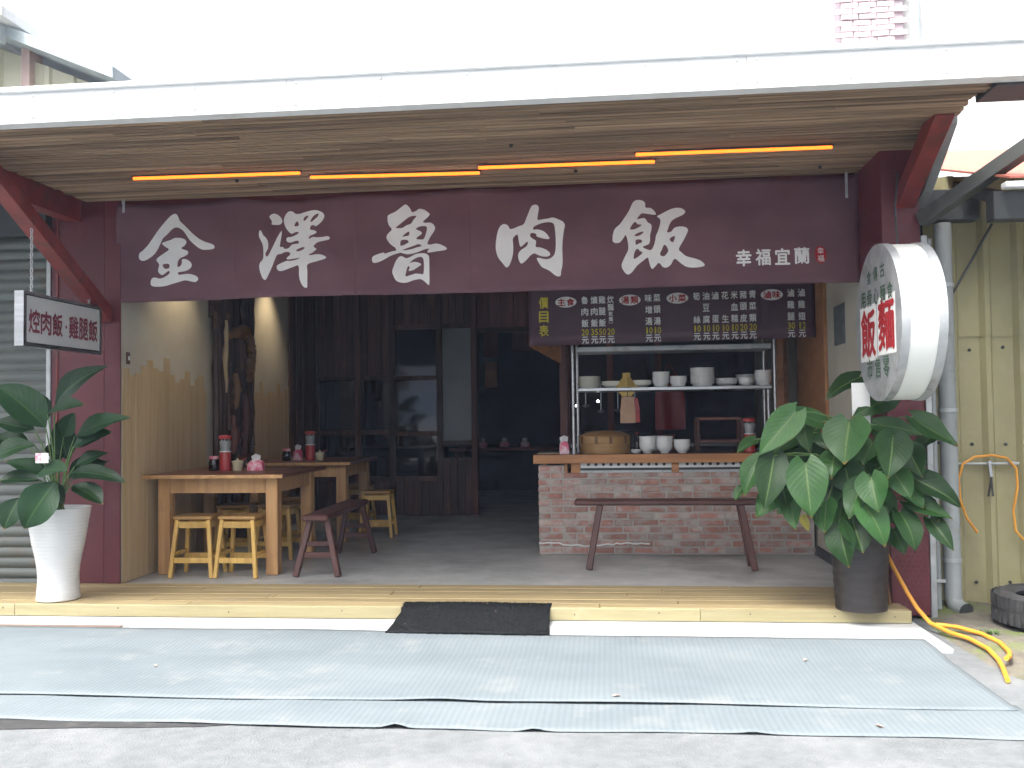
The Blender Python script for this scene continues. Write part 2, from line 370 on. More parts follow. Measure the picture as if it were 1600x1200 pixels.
# text: outlines of characters, filled, as flat meshes
_glyph = {}
_fc = bpy.data.curves.new('lettering_source', 'FONT')
_fo = bpy.data.objects.new('lettering_source', _fc); col.objects.link(_fo)
def glyph(ch, bold=0.0):
    key = (ch, bold)
    if key not in _glyph:
        _fc.body = ch; _fc.offset = bold
        bpy.context.view_layer.update()
        dg = bpy.context.evaluated_depsgraph_get()
        me = _fo.evaluated_get(dg).to_mesh()
        vs = [(v.co.x, v.co.y) for v in me.vertices]; fs = [tuple(p.vertices) for p in me.polygons]
        if vs:
            x0 = min(p[0] for p in vs); x1 = max(p[0] for p in vs); y0 = min(p[1] for p in vs); y1 = max(p[1] for p in vs)
        else: x0 = x1 = y0 = y1 = 0
        _glyph[key] = (vs, fs, (x0 + x1) / 2, (y0 + y1) / 2, x1 - x0, y1 - y0)
        _fo.evaluated_get(dg).to_mesh_clear()
    return _glyph[key]
def put_glyph(mb, ch, cx, cy, w, h, place, bold=0.012):
    """character stretched into the cell w x h centred at (cx, cy); place(u, v, d) gives the 3-D point at depth step d.
    Strokes are thickened by laying slightly shifted copies on top of each other, each a hair in front of the last."""
    vs, fs, gx, gy, gw, gh = glyph(ch, 0.0)
    sx = (w - 2 * bold * w) / max(gw, 1e-4); sy = (h - 2 * bold * h) / max(gh, 1e-4)
    shifts = [(0, 0)] if bold <= 0 else [(bold * w, 0), (-bold * w, 0), (0, bold * h), (0, -bold * h)]
    for d, (ox, oy) in enumerate(shifts):
        mb.add([place(cx + ox + (x - gx) * sx, cy + oy + (y - gy) * sy, d * 0.0003) for x, y in vs], fs)
def smooth_poly(p, n=3):
    out = []; m = len(p)
    for i in range(m):
        a, b, c, d = (Vector(p[(i + k) % m]) for k in (-1, 0, 1, 2))
        for j in range(n):
            t = j / n
            q = 0.5 * ((2 * b) + (c - a) * t + (2 * a - 5 * b + 4 * c - d) * t * t + (3 * b - a - 3 * c + d) * t ** 3)
            out.append((q.x, q.y))
    return out
def fill_polys(polys):
    """closed outlines (holes where nested) filled to a flat mesh"""
    cu = bpy.data.curves.new('outline', 'CURVE'); cu.dimensions = '2D'; cu.fill_mode = 'BOTH'
    for p in polys:
        s = cu.splines.new('POLY'); s.points.add(len(p) - 1); s.use_cyclic_u = True
        for i, (x, y) in enumerate(p): s.points[i].co = (x, y, 0, 1)
    o = bpy.data.objects.new('outline', cu); col.objects.link(o)
    bpy.context.view_layer.update(); dg = bpy.context.evaluated_depsgraph_get()
    me = o.evaluated_get(dg).to_mesh()
    vs = [(v.co.x, v.co.y) for v in me.vertices]; fs = [tuple(p.vertices) for p in me.polygons]
    o.evaluated_get(dg).to_mesh_clear()
    bpy.data.objects.remove(o); bpy.data.curves.remove(cu)
    return vs, fs
GLYPHS = [[[(-3452,2428),(-3444,2453),(-3425,2466),(-3384,2506),(-3341,2559),(-3297,2615),(-3249,2671),(-3211,2714),(-3184,2733),(-3161,2735),(-3146,2714),(-3133,2682),(-3103,2653),(-3060,2610),(-3023,2575),(-2980,2542),(-2932,2517),(-2889,2503),(-2868,2490),(-2863,2476),(-2876,2464),(-2910,2460),(-2953,2461),(-2985,2475),(-3023,2505),(-3060,2542),(-3087,2582),(-3114,2614),(-3146,2632),(-3173,2631),(-3200,2612),(-3227,2584),(-3260,2557),(-3278,2526),(-3303,2480),(-3335,2440),(-3373,2412),(-3406,2395),(-3433,2395),(-3449,2409)],[(-3270,2518),(-3243,2530),(-3200,2542),(-3173,2555),(-3136,2555),(-3103,2547),(-3084,2533),(-3081,2515),(-3095,2494),(-3117,2479),(-3109,2469),(-3079,2459),(-3064,2447),(-3069,2429),(-3093,2414),(-3120,2404),(-3138,2389),(-3147,2366),(-3147,2338),(-3130,2341),(-3117,2355),(-3112,2373),(-3113,2389),(-3093,2395),(-3066,2386),(-3044,2366),(-3040,2342),(-3058,2320),(-3093,2305),(-3141,2299),(-3147,2289),(-3136,2279),(-3093,2284),(-3050,2282),(-3012,2269),(-2995,2253),(-2998,2235),(-3018,2223),(-3050,2229),(-3093,2238),(-3136,2229),(-3190,2215),(-3249,2199),(-3308,2195),(-3346,2201),(-3361,2217),(-3360,2245),(-3346,2263),(-3324,2265),(-3292,2256),(-3260,2263),(-3227,2281),(-3212,2296),(-3214,2309),(-3227,2309),(-3249,2294),(-3273,2282),(-3297,2298),(-3306,2319),(-3300,2345),(-3299,2366),(-3319,2395),(-3308,2413),(-3265,2440),(-3222,2465),(-3222,2478),(-3249,2494)],[(-3269,2357),(-3254,2365),(-3222,2364),(-3212,2348),(-3219,2332),(-3243,2327),(-3262,2339)]],[[(-2446,2688),(-2428,2707),(-2401,2710),(-2370,2693),(-2349,2667),(-2346,2644),(-2362,2626),(-2396,2625),(-2425,2630),(-2423,2646),(-2430,2664)],[(-2519,2575),(-2510,2589),(-2497,2574),(-2484,2548),(-2463,2529),(-2447,2498),(-2445,2462),(-2453,2437),(-2466,2416),(-2463,2393),(-2448,2395),(-2424,2436),(-2402,2481),(-2376,2537),(-2357,2569),(-2348,2577),(-2349,2541),(-2358,2485),(-2358,2460),(-2337,2458),(-2326,2445),(-2303,2447),(-2289,2457),(-2271,2477),(-2250,2480),(-2226,2483),(-2221,2493),(-2229,2504),(-2250,2502),(-2276,2492),(-2300,2494),(-2314,2509),(-2307,2529),(-2276,2533),(-2239,2548),(-2223,2560),(-2229,2569),(-2250,2566),(-2273,2556),(-2297,2573),(-2320,2607),(-2333,2648),(-2328,2684),(-2306,2715),(-2285,2723),(-2264,2718),(-2244,2702),(-2212,2701),(-2175,2712),(-2133,2723),(-2092,2726),(-2055,2713),(-2034,2692),(-2037,2666),(-2058,2636),(-2095,2607),(-2108,2615),(-2129,2613),(-2138,2595),(-2134,2582),(-2113,2579),(-2090,2566),(-2103,2551),(-2135,2539),(-2148,2524),(-2140,2516),(-2119,2528),(-2088,2525),(-2046,2526),(-2009,2531),(-1991,2521),(-1997,2506),(-2036,2497),(-2077,2489),(-2104,2469),(-2109,2454),(-2088,2438),(-2104,2423),(-2120,2411),(-2143,2401),(-2143,2394),(-2120,2394),(-2083,2398),(-2047,2393),(-2018,2379),(-2016,2367),(-2042,2357),(-2094,2344),(-2154,2325),(-2154,2274),(-2155,2208),(-2156,2162),(-2166,2153),(-2186,2165),(-2205,2199),(-2215,2245),(-2220,2317),(-2261,2308),(-2314,2289),(-2351,2280),(-2374,2288),(-2383,2311),(-2374,2326),(-2345,2341),(-2308,2355),(-2282,2354),(-2240,2362),(-2214,2375),(-2240,2373),(-2282,2367),(-2306,2366),(-2308,2378),(-2287,2398),(-2284,2411),(-2298,2421),(-2324,2420),(-2350,2408),(-2379,2401),(-2398,2363),(-2419,2312),(-2446,2257),(-2464,2224),(-2477,2221),(-2493,2238),(-2509,2279),(-2516,2315),(-2511,2343),(-2490,2368),(-2483,2391),(-2482,2437),(-2487,2479),(-2502,2510),(-2517,2541)],[(-2186,2656),(-2178,2674),(-2160,2686),(-2150,2683),(-2160,2665),(-2178,2648)],[(-2136,2644),(-2121,2672),(-2102,2691),(-2076,2702),(-2081,2680),(-2102,2661),(-2126,2641)],[(-2252,2612),(-2247,2632),(-2231,2646),(-2220,2624),(-2228,2611)],[(-2240,2435),(-2214,2449),(-2182,2456),(-2182,2443),(-2208,2429),(-2232,2424)]],[[(-1560,2659),(-1547,2674),(-1501,2693),(-1459,2722),(-1429,2742),(-1408,2732),(-1388,2704),(-1380,2686),(-1352,2692),(-1327,2708),(-1296,2703),(-1266,2684),(-1250,2664),(-1271,2641),(-1300,2615),(-1282,2606),(-1251,2607),(-1226,2594),(-1212,2569),(-1221,2541),(-1245,2507),(-1263,2472),(-1268,2451),(-1243,2445),(-1217,2451),(-1182,2447),(-1146,2430),(-1125,2412),(-1142,2400),(-1198,2394),(-1243,2388),(-1269,2389),(-1263,2406),(-1253,2416),(-1289,2412),(-1330,2398),(-1371,2387),(-1417,2382),(-1452,2390),(-1470,2395),(-1509,2386),(-1550,2370),(-1596,2343),(-1638,2327),(-1666,2325),(-1678,2343),(-1673,2369),(-1647,2383),(-1596,2399),(-1583,2391),(-1555,2400),(-1519,2410),(-1503,2411),(-1508,2432),(-1539,2456),(-1562,2484),(-1572,2510),(-1561,2535),(-1538,2557),(-1533,2572),(-1553,2598),(-1560,2629)],[(-1502,2578),(-1466,2605),(-1419,2639),(-1388,2656),(-1348,2657),(-1368,2632),(-1389,2603),(-1420,2593),(-1451,2576),(-1481,2574)],[(-1454,2511),(-1436,2531),(-1405,2547),(-1406,2520),(-1431,2515)],[(-1470,2448),(-1469,2479),(-1454,2489),(-1421,2487),(-1408,2472),(-1426,2460),(-1447,2450)],[(-1351,2568),(-1318,2582),(-1282,2581),(-1272,2566),(-1280,2528),(-1291,2498),(-1303,2486),(-1349,2490),(-1341,2507),(-1316,2522),(-1311,2537),(-1328,2550),(-1346,2558)],[(-1457,2413),(-1416,2429),(-1370,2443),(-1334,2453),(-1312,2438),(-1350,2429),(-1401,2416)],[(-1465,2370),(-1453,2367),(-1430,2354),(-1402,2360),(-1361,2379),(-1320,2385),(-1284,2382),(-1259,2363),(-1255,2331),(-1255,2255),(-1257,2157),(-1274,2162),(-1301,2186),(-1327,2197),(-1373,2190),(-1424,2174),(-1465,2175),(-1500,2191),(-1520,2227),(-1529,2258),(-1517,2298),(-1504,2333),(-1483,2363)],[(-1405,2315),(-1381,2337),(-1351,2353),(-1320,2359),(-1302,2347),(-1296,2322),(-1295,2276),(-1301,2234),(-1321,2234),(-1357,2238),(-1393,2229),(-1431,2220),(-1426,2255),(-1415,2292),(-1402,2287),(-1408,2259),(-1377,2264),(-1351,2278),(-1316,2302),(-1331,2315),(-1361,2324),(-1392,2320)]],[[(-770,2425),(-765,2470),(-754,2520),(-738,2554),(-716,2571),(-693,2569),(-676,2555),(-664,2534),(-636,2538),(-601,2552),(-566,2566),(-545,2613),(-519,2677),(-504,2699),(-482,2705),(-464,2697),(-457,2674),(-465,2625),(-465,2593),(-431,2596),(-391,2600),(-356,2605),(-322,2592),(-288,2574),(-273,2548),(-279,2519),(-289,2454),(-294,2385),(-293,2305),(-297,2256),(-306,2216),(-308,2192),(-323,2184),(-348,2193),(-377,2218),(-407,2237),(-441,2255),(-465,2291),(-476,2316),(-465,2322),(-435,2314),(-405,2310),(-376,2318),(-353,2340),(-343,2376),(-339,2436),(-343,2511),(-350,2556),(-372,2571),(-402,2573),(-441,2567),(-476,2554),(-496,2541),(-497,2523),(-472,2525),(-437,2516),(-408,2496),(-384,2462),(-393,2453),(-433,2459),(-475,2475),(-477,2490),(-497,2499),(-517,2497),(-521,2477),(-503,2459),(-480,2441),(-483,2401),(-454,2396),(-414,2381),(-387,2360),(-381,2340),(-405,2329),(-440,2332),(-469,2343),(-492,2354),(-519,2342),(-549,2311),(-585,2285),(-602,2302),(-610,2335),(-606,2360),(-588,2382),(-553,2403),(-539,2423),(-542,2440),(-563,2423),(-588,2405),(-598,2419),(-605,2460),(-612,2492),(-632,2481),(-646,2461),(-644,2416),(-646,2366),(-656,2321),(-672,2282),(-687,2263),(-700,2264),(-719,2288),(-754,2334),(-769,2385)]],[[(62,2440),(65,2474),(80,2513),(115,2544),(145,2585),(180,2638),(205,2692),(225,2712),(249,2716),(278,2709),(295,2691),(297,2659),(326,2655),(350,2640),(369,2609),(354,2604),(316,2611),(272,2618),(252,2601),(235,2577),(262,2581),(286,2583),(300,2570),(310,2552),(334,2534),(335,2500),(325,2461),(324,2421),(312,2395),(272,2379),(301,2360),(330,2355),(348,2381),(360,2420),(366,2454),(381,2488),(394,2527),(399,2562),(392,2577),(376,2592),(403,2606),(447,2629),(490,2646),(529,2649),(558,2640),(574,2619),(557,2598),(518,2580),(484,2561),(464,2535),(451,2501),(444,2476),(473,2480),(493,2504),(522,2513),(555,2513),(579,2504),(589,2486),(578,2457),(553,2409),(523,2356),(542,2331),(571,2305),(609,2292),(656,2276),(685,2258),(699,2235),(675,2224),(622,2221),(574,2229),(536,2255),(493,2289),(468,2250),(439,2228),(410,2232),(384,2262),(362,2243),(337,2219),(323,2239),(314,2274),(305,2301),(271,2278),(231,2247),(196,2204),(167,2186),(143,2203),(122,2245),(132,2284),(157,2333),(170,2362),(169,2416),(155,2466),(140,2447),(113,2416),(83,2412),(64,2425)],[(185,2507),(202,2539),(222,2558),(241,2540),(268,2536),(246,2518),(212,2504)],[(216,2459),(230,2474),(255,2483),(279,2487),(269,2470),(240,2456)],[(224,2427),(249,2432),(266,2426),(266,2411),(244,2402),(225,2395)],[(208,2297),(211,2331),(223,2358),(238,2366),(252,2350),(270,2337),(247,2315),(222,2299)],[(392,2321),(405,2355),(425,2391),(450,2353),(438,2324),(416,2308)],[(460,2424),(474,2441),(497,2446),(493,2421),(481,2404)]]]
LEAVES_R = [((1.121,5.68,1.202),(0.89,5.63,0.946),0.196),((1.313,5.85,1.141),(1.057,5.8,1.223),0.114),((1.413,5.62,1.148),(1.364,5.57,0.891),0.265),((0.988,5.66,0.944),(0.904,5.61,0.627),0.182),((1.154,5.6,0.901),(1.166,5.55,0.583),0.245),((1.606,5.75,1.119),(1.858,5.7,1.054),0.112),((1.832,5.8,1.161),(2.055,5.75,0.987),0.16),((1.659,5.6,1.058),(1.596,5.55,0.811),0.212),((1.753,5.68,0.992),(1.805,5.63,0.814),0.15),((1.659,5.62,0.846),(1.729,5.57,0.69),0.142),((1.79,5.66,0.806),(2.024,5.61,0.636),0.143),((1.745,5.68,0.667),(1.971,5.63,0.572),0.118),((1.868,5.66,0.569),(1.964,5.61,0.391),0.104),((1.507,5.55,0.827),(1.526,5.5,0.624),0.172),((1.397,5.68,0.87),(1.417,5.63,0.717),0.229),((1.46,5.6,0.787),(1.387,5.55,0.576),0.148),((1.47,5.56,0.667),(1.564,5.51,0.423),0.185),((1.423,5.62,0.575),(1.453,5.57,0.384),0.194),((1.338,5.62,0.538),(1.385,5.57,0.292),0.161),((1.701,5.66,0.607),(1.751,5.61,0.378),0.156),((0.915,5.75,0.921),(0.814,5.7,0.695),0.145),((0.81,5.8,0.744),(0.767,5.75,0.662),0.064),((1.033,5.8,0.724),(0.875,5.75,0.568),0.16),((1.086,5.75,0.689),(1.097,5.7,0.501),0.126),((1.554,5.9,1.414),(1.341,5.85,1.271),0.156),((1.726,5.85,1.279),(1.471,5.8,1.159),0.148),((0.923,5.95,1.032),(0.799,5.9,0.948),0.089),((1.223,5.7,0.63),(1.223,5.65,0.534),0.059),((1.306,5.8,1.071),(1.311,5.75,0.975),0.127),((1.208,5.9,1.109),(1.226,5.85,0.953),0.115),((1.338,5.75,0.777),(1.285,5.7,0.604),0.185),((1.404,5.78,0.672),(1.338,5.73,0.474),0.159),((1.596,5.75,0.725),(1.674,5.7,0.528),0.145),((1.634,5.72,0.626),(1.567,5.67,0.456),0.158),((1.274,5.95,1.015),(1.233,5.9,0.833),0.15),((1.511,5.78,0.953),(1.567,5.73,0.777),0.173),((1.99,5.95,1.047),(1.832,5.9,0.919),0.123),((1.43,5.85,1.016),(1.513,5.8,0.824),0.161),((1.315,5.8,0.903),(1.398,5.75,0.726),0.16),((1.105,5.9,0.82),(1.014,5.85,0.641),0.136),((1.286,5.7,0.667),(1.258,5.65,0.484),0.151),((1.836,5.7,0.69),(1.906,5.65,0.552),0.111),((1.238,5.8,0.839),(1.13,5.75,0.708),0.127),((1.554,5.66,1.02),(1.477,5.61,0.886),0.15),((1.343,5.7,0.958),(1.302,5.65,0.803),0.157),((1.735,5.64,0.758),(1.817,5.59,0.632),0.123),((1.608,5.62,0.735),(1.506,5.57,0.58),0.136),((1.05,5.75,0.779),(1.062,5.7,0.63),0.139),((1.688,5.75,0.496),(1.73,5.7,0.353),0.132)]
LEAVES_L = [((-3.76,6.0,1.298),(-3.34,5.95,1.576),0.14),((-3.711,5.85,1.25),(-3.409,5.8,1.304),0.108),((-3.757,5.9,1.167),(-4.081,5.85,1.451),0.203),((-3.864,6.1,1.214),(-4.047,6.05,1.437),0.146),((-3.61,6.0,1.098),(-3.186,5.95,1.224),0.122),((-3.803,5.85,1.15),(-4.055,5.8,1.209),0.114),((-3.738,5.75,1.05),(-4.022,5.7,0.946),0.146),((-3.609,5.95,0.856),(-3.183,5.9,0.791),0.107),((-3.689,5.72,0.871),(-3.458,5.67,0.89),0.128),((-3.549,5.68,0.815),(-3.727,5.63,0.518),0.195),((-3.822,5.72,0.709),(-3.893,5.67,0.508),0.128),((-3.708,5.75,0.824),(-3.963,5.7,0.82),0.112),((-3.534,5.85,0.779),(-3.293,5.8,0.654),0.131),((-3.761,6.15,0.941),(-3.802,6.1,1.213),0.138),((-3.72,5.8,0.774),(-3.534,5.75,0.651),0.121),((-3.996,6.1,1.022),(-4.249,6.05,1.104),0.128),((-3.751,6.1,1.097),(-3.64,6.05,1.268),0.1)]

# ================================================================== SETTING
G = -0.10     # street level; the deck and the shop floor lie at 0
mb = MB(); N = 40
xs = [-300, -60, -20] + [-8 + 16 * i / 32 for i in range(33)] + [20, 60, 300]
ys = [-300, -60, -15] + [-2 + 10 * i / 32 for i in range(33)] + [20, 60, 300]
def street_z(x, y):
    return G + 0.0025 * math.sin(1.3 * x + 0.4) * math.sin(1.7 * y) - 0.002
vs = [(x, y, street_z(x, y) if abs(x) < 9 and -3 < y < 5.2 else G) for y in ys for x in xs]
w = len(xs)
fs = [(j * w + i, j * w + i + 1, (j + 1) * w + i + 1, (j + 1) * w + i) for j in range(len(ys) - 1) for i in range(w - 1)]
tag(MB().add(vs, fs).build('street', 'asphalt', smooth=True), 'pale grey asphalt street in front of the shop', None, None, 'structure')

mb = MB().box(-6.0, 1.83, 5.22, 6.9, G - 0.05, G + 0.022)
tag(mb.build('pavement', 'concrete', bevel=0.008), 'pale concrete strip below the wooden deck', None, None, 'structure')
mb = MB().box(-4.2, 1.95, 6.60, 15.2, -0.12, -0.004)
tag(mb.build('floor', 'floor_concrete'), 'grey concrete floor inside the shop', None, None, 'structure')

# mossy dirt beside the deck
vs = []; fs = []; nx, ny = 26, 26
for j in range(ny):
    for i in range(nx):
        x = 1.86 + 3.2 * (i / (nx - 1)); y = 4.55 + 2.0 * j / (ny - 1)
        edge = min(1, (x - 1.86) / 0.25) * min(1, (y - 4.55) / 0.3)
        vs.append((x, y, G - 0.012 + edge * (0.045 + 0.02 * math.sin(5 * x + 2 * y) * math.sin(4 * y - x) + random.uniform(0, 0.014))))
fs = [(j * nx + i, j * nx + i + 1, (j + 1) * nx + i + 1, (j + 1) * nx + i) for j in range(ny - 1) for i in range(nx - 1)]
tag(MB().add(vs, fs).build('ground', 'moss_ground', smooth=True), 'mossy dirt ground beside the deck', None, None, 'structure')

# ------------------------------------------------------------------ wooden deck
deck = thing('wooden_deck', (-1.1, 6.2, G + 0.02), 'low yellow pine deck running along the whole shop front', 'deck')
DY0, DY1, DX0, DX1 = 5.845, 6.597, -5.2, 1.80
rows = 6; pw = (DY1 - DY0) / rows
for r in range(rows):
    x = DX0
    cuts = sorted(random.uniform(DX0 + 0.8, DX1 - 0.8) for _ in range(2))
    for x1 in cuts + [DX1]:
        dz = random.uniform(-0.0015, 0.0015)
        MB().box(x + 0.002, x1 - 0.002, DY0 + r * pw + 0.003, DY0 + (r + 1) * pw - 0.003, -0.03, dz).build('plank', 'pine', deck, bevel=0.003)
        x = x1
MB().box(DX0, DX1, DY0 + 0.005, DY1, G + 0.023, -0.034).build('joist_frame', 'soffit_back', deck)
x = DX0
for x1 in (-3.92, -1.30, 0.55, DX1):
    MB().box(x + 0.001, x1 - 0.001, DY0 - 0.026, DY0 - 0.001, G + 0.0245, random.uniform(-0.001, 0.002)).build('fascia_board', 'fascia_pine', deck, bevel=0.003)
    x = x1
me = MB().lathe([(0.0045, 0), (0.0045, 0.002)], n=8, axis='Y').mesh('nail', 'dark_metal')
for xx in (-4.0, -3.2, -2.45, -1.7, -0.22, 0.3, 0.85, 1.35, 1.7):
    inst('nail', me, deck, (xx, DY0 - 0.0285, -0.03 + random.uniform(-0.012, 0.012)))

# ------------------------------------------------------------------ shop building
shop = thing('shop_building', (-0.9, 9.0, 0), 'open-fronted eatery with maroon pillars and dim interior', 'building')
# left wall with its beige planking
lw = MB().box(-3.76, -3.60, 6.9, 11.3, 0, 2.90).build('side_wall', 'wall_paint', shop)
MB().box(-3.72, -3.60, 6.585, 6.9, 0, 2.90).build('wall_end', 'wall_paint', shop)
tops = [1.60, 1.55, 1.57, 1.63, 1.68, 1.62, 1.60, 1.71, 1.58, 1.52, 1.55, 1.62, 1.50, 1.56, 1.60, 1.47]
y = 6.60
for i, t in enumerate(tops):
    wd = random.uniform(0.082, 0.10)
    if y + wd > 8.06: wd = 8.06 - y
    if wd < 0.02: break
    MB().box(-3.598, -3.592 + random.uniform(0, 0.0015), y + 0.0006, y + wd - 0.0006, 0.0, t).build('plank', 'plank_beige', lw, bevel=0.0008); y += wd
y = 9.08
while y < 10.2:
    wd = random.uniform(0.08, 0.12)
    MB().box(-3.598, -3.592 + random.uniform(0, 0.0015), y + 0.0006, y + wd - 0.0006, 0.0, random.uniform(1.42, 1.72)).build('plank', 'plank_beige', lw, bevel=0.0008); y += wd
rw = MB().box(1.75, 1.92, 6.61, 11.3, 0, 2.90).build('side_wall', 'wall_paint', shop)
MB().box(1.722, 1.748, 7.55, 8.6, 0.86, 2.5).build('plywood_panel', 'orange_board', shop, bevel=0.002)
MB().box(1.728, 1.749, 6.62, 8.04, 0.0, 0.075).build('skirting', 'dark_metal', shop)
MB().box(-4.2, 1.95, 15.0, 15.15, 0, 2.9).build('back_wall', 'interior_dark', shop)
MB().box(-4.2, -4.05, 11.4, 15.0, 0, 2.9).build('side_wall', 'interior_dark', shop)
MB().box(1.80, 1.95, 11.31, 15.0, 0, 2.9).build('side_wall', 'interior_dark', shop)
MB().box(-4.25, 2.0, 6.72, 15.2, 2.90, 3.02).build('ceiling', 'soffit_back', shop)
# pillars
pl = MB().box(-4.14, -3.722, 6.57, 6.95, 0.003, 2.90).build('pillar', 'maroon_paint', shop, bevel=0.004)
MB().box(-3.7215, -3.597, 6.57, 6.584, 0.003, 2.90).build('flange', 'maroon_paint', pl, bevel=0.002)
MB().box(-4.10, -4.085, 6.562, 6.569, 0.01, 2.85).build('seam_strip', 'red_steel', pl)
pr = MB().box(1.752, 1.985, 6.05, 6.608, G + 0.02, 2.86).build('pillar', 'maroon_paint', shop, bevel=0.004)
MB().box(1.986, 2.022, 6.035, 6.3, G, 2.3).build('corner_trim', 'galvanized', pr, bevel=0.003)
# raised diamond studs of the checker plate on the pillar's foot
plate = MB().box(1.755, 1.984, 6.044, 6.0495, G + 0.03, 0.75)
for r in range(26):
    for c in range(7):
        cx = 1.773 + c * 0.032 + (0.016 if r % 2 else 0); cz = G + 0.05 + r * 0.031; s = 1 if (r + c) % 2 else -1
        if cx > 1.975: continue
        d = Vector((0.010, 0, 0.006 * s)); e = Vector((-0.002 * s, 0, 0.004)); o = Vector((cx, 6.0435, cz))
        plate.add([o - d, o - e, o + d, o + e, o + Vector((0, -0.003, 0))], [(0, 1, 4), (1, 2, 4), (2, 3, 4), (3, 0, 4)])
plate.build('checker_plate', 'maroon_paint', pr)
MB().box(-3.72, 1.75, 6.62, 6.72, 2.66, 2.90).build('header_beam', 'maroon_paint', shop, bevel=0.003)

# ------------------------------------------------------------------ canopy over the front
can = thing('front_canopy', (-0.9, 5.7, 2.85), 'wide shop canopy with brown slatted wooden soffit and white fascia', 'canopy')
CY0, CY1, CX0, CX1 = 4.87, 6.60, -3.87, 1.98
ns = 34; sw = (CY1 - CY0) / ns
for r in range(ns):
    x = CX0 + random.uniform(-0.01, 0.01)
    cuts = sorted(random.uniform(CX0 + 0.7, CX1 - 0.7) for _ in range(random.choice((1, 2))))
    y0 = CY0 + r * sw
    for x1 in cuts + [CX1 + random.uniform(-0.03, 0.02)]:
        dz = random.uniform(0, 0.006)
        MB().box(x + 0.0015, x1 - 0.0015, y0 + random.uniform(0.003, 0.009), y0 + sw - random.uniform(0.003, 0.009), 2.848 + dz, 2.872).build('slat', 'soffit_wood', can)
        x = x1
MB().box(CX0 + 0.02, CX1 - 0.02, CY0, CY1, 2.874, 2.90).build('soffit_board', 'soffit_back', can)
MB().box(-6.5, 2.06, 4.80, 6.71, 3.03, 3.06).build('roof_sheet', 'roof_sheet', can)
fx = [-6.5, -4.1, -1.68, 0.74, 3.16, 6.0]
me = MB().lathe([(0.009, 0), (0.009, -0.004), (0.004, -0.007)], n=8, axis='Y').mesh('screw', 'white_fascia')
for a, b in zip(fx, fx[1:]):
    dd = 0.0
    MB().box(a + 0.0006, b - 0.0006, 4.775 + dd, 4.862, 2.850, 3.035).build('fascia_sheet', 'white_fascia', can, bevel=0.002)
    for k in range(6):
        for z in (2.885, 3.0): inst('screw', me, can, (a + 0.05 + (b - a - 0.1) * k / 5, 4.7745 + dd, z))
MB().box(-6.5, 6.0, 4.755, 4.774, 3.02, 3.052).build('drip_edge', 'white_fascia', can, bevel=0.006)
MB().box(-4.02, -3.90, 4.87, 6.565, 2.70, 2.90).build('side_beam', 'red_steel', can, bevel=0.004)
MB().add([(1.99, 5.55, 2.86), (1.99, 5.75, 2.72), (1.99, 6.0, 2.56), (1.99, 6.3, 2.46), (1.99, 6.6, 2.42), (1.99, 6.6, 3.0), (1.99, 5.55, 3.0), (2.05, 5.55, 2.86), (2.05, 5.75, 2.72), (2.05, 6.0, 2.56), (2.05, 6.3, 2.46), (2.05, 6.6, 2.42), (2.05, 6.6, 3.0), (2.05, 5.55, 3.0)], [tuple(range(7)), tuple(reversed(range(7, 14)))] + [(i, (i + 1) % 7, 7 + (i + 1) % 7, 7 + i) for i in range(7)]).build('end_board', 'grey_pipe', can, bevel=0.004)
MB().box(1.99, 6.0, 4.87, 5.14, 2.84, 2.90).build('gutter_beam', 'dark_metal', can, bevel=0.004)
MB().box(2.85, 6.0, 5.145, 6.05, 2.88, 2.92).build('unseen_shade_sheet', 'roof_sheet', can, bevel=0.004)  # added sheet out of view, there to shade the yellow wall
MB().beam((-3.70, 6.56, 1.98), (-3.70, 4.92, 2.905), 0.11, 0.10).build('knee_brace', 'red_steel', can, bevel=0.004)
MB().beam((1.90, 6.58, 2.28), (1.90, 5.35, 2.885), 0.11, 0.11).build('knee_brace', 'red_steel', can, bevel=0.004)
me = MB().box(-0.009, 0.009, -0.0015, 0.0015, -0.09, 0.09).mesh('strap', 'galvanized')
for x, y, z in ((1.67, 6.55, 2.76), (-3.55, 6.53, 2.84)): inst('strap', me, can, (x, y, z))
me = MB().lathe([(0.012, 0), (0.012, 0.012), (0.006, 0.018)], n=10).mesh('hook', 'dark_metal')
for x, y in ((-0.55, 5.55), (-0.18, 6.2), (-2.5, 6.1), (1.45, 6.35)): inst('hook', me, can, (x, y, 2.846), (math.pi, 0, 0))

# light strips under the soffit
for x0, x1, ya, yb, lab in ((-3.15, -1.99, 5.905, 5.935, 'leftmost orange glowing light strip under the slatted soffit'),
                            (-1.975, -0.81, 6.055, 6.115, 'orange light strip under the soffit, second from the left pillar'),
                            (-0.82, 0.345, 5.985, 6.01, 'orange light strip under the soffit, third from the left pillar'),
                            (0.20, 1.42, 5.83, 5.845, 'rightmost and nearest orange light strip under the slatted soffit')):
    t = thing('light_strip', ((x0 + x1) / 2, (ya + yb) / 2, 2.84), lab, 'light strip', 'light strips under the canopy')
    MB().beam((x0, ya, 2.842), (x1, yb, 2.842), 0.03, 0.008).build('housing', 'dark_metal', t)
    MB().tube([(x0 + 0.01, ya, 2.832), (x1 - 0.01, yb, 2.832)], 0.0125, 8).build('tube', 'led_glow', t)

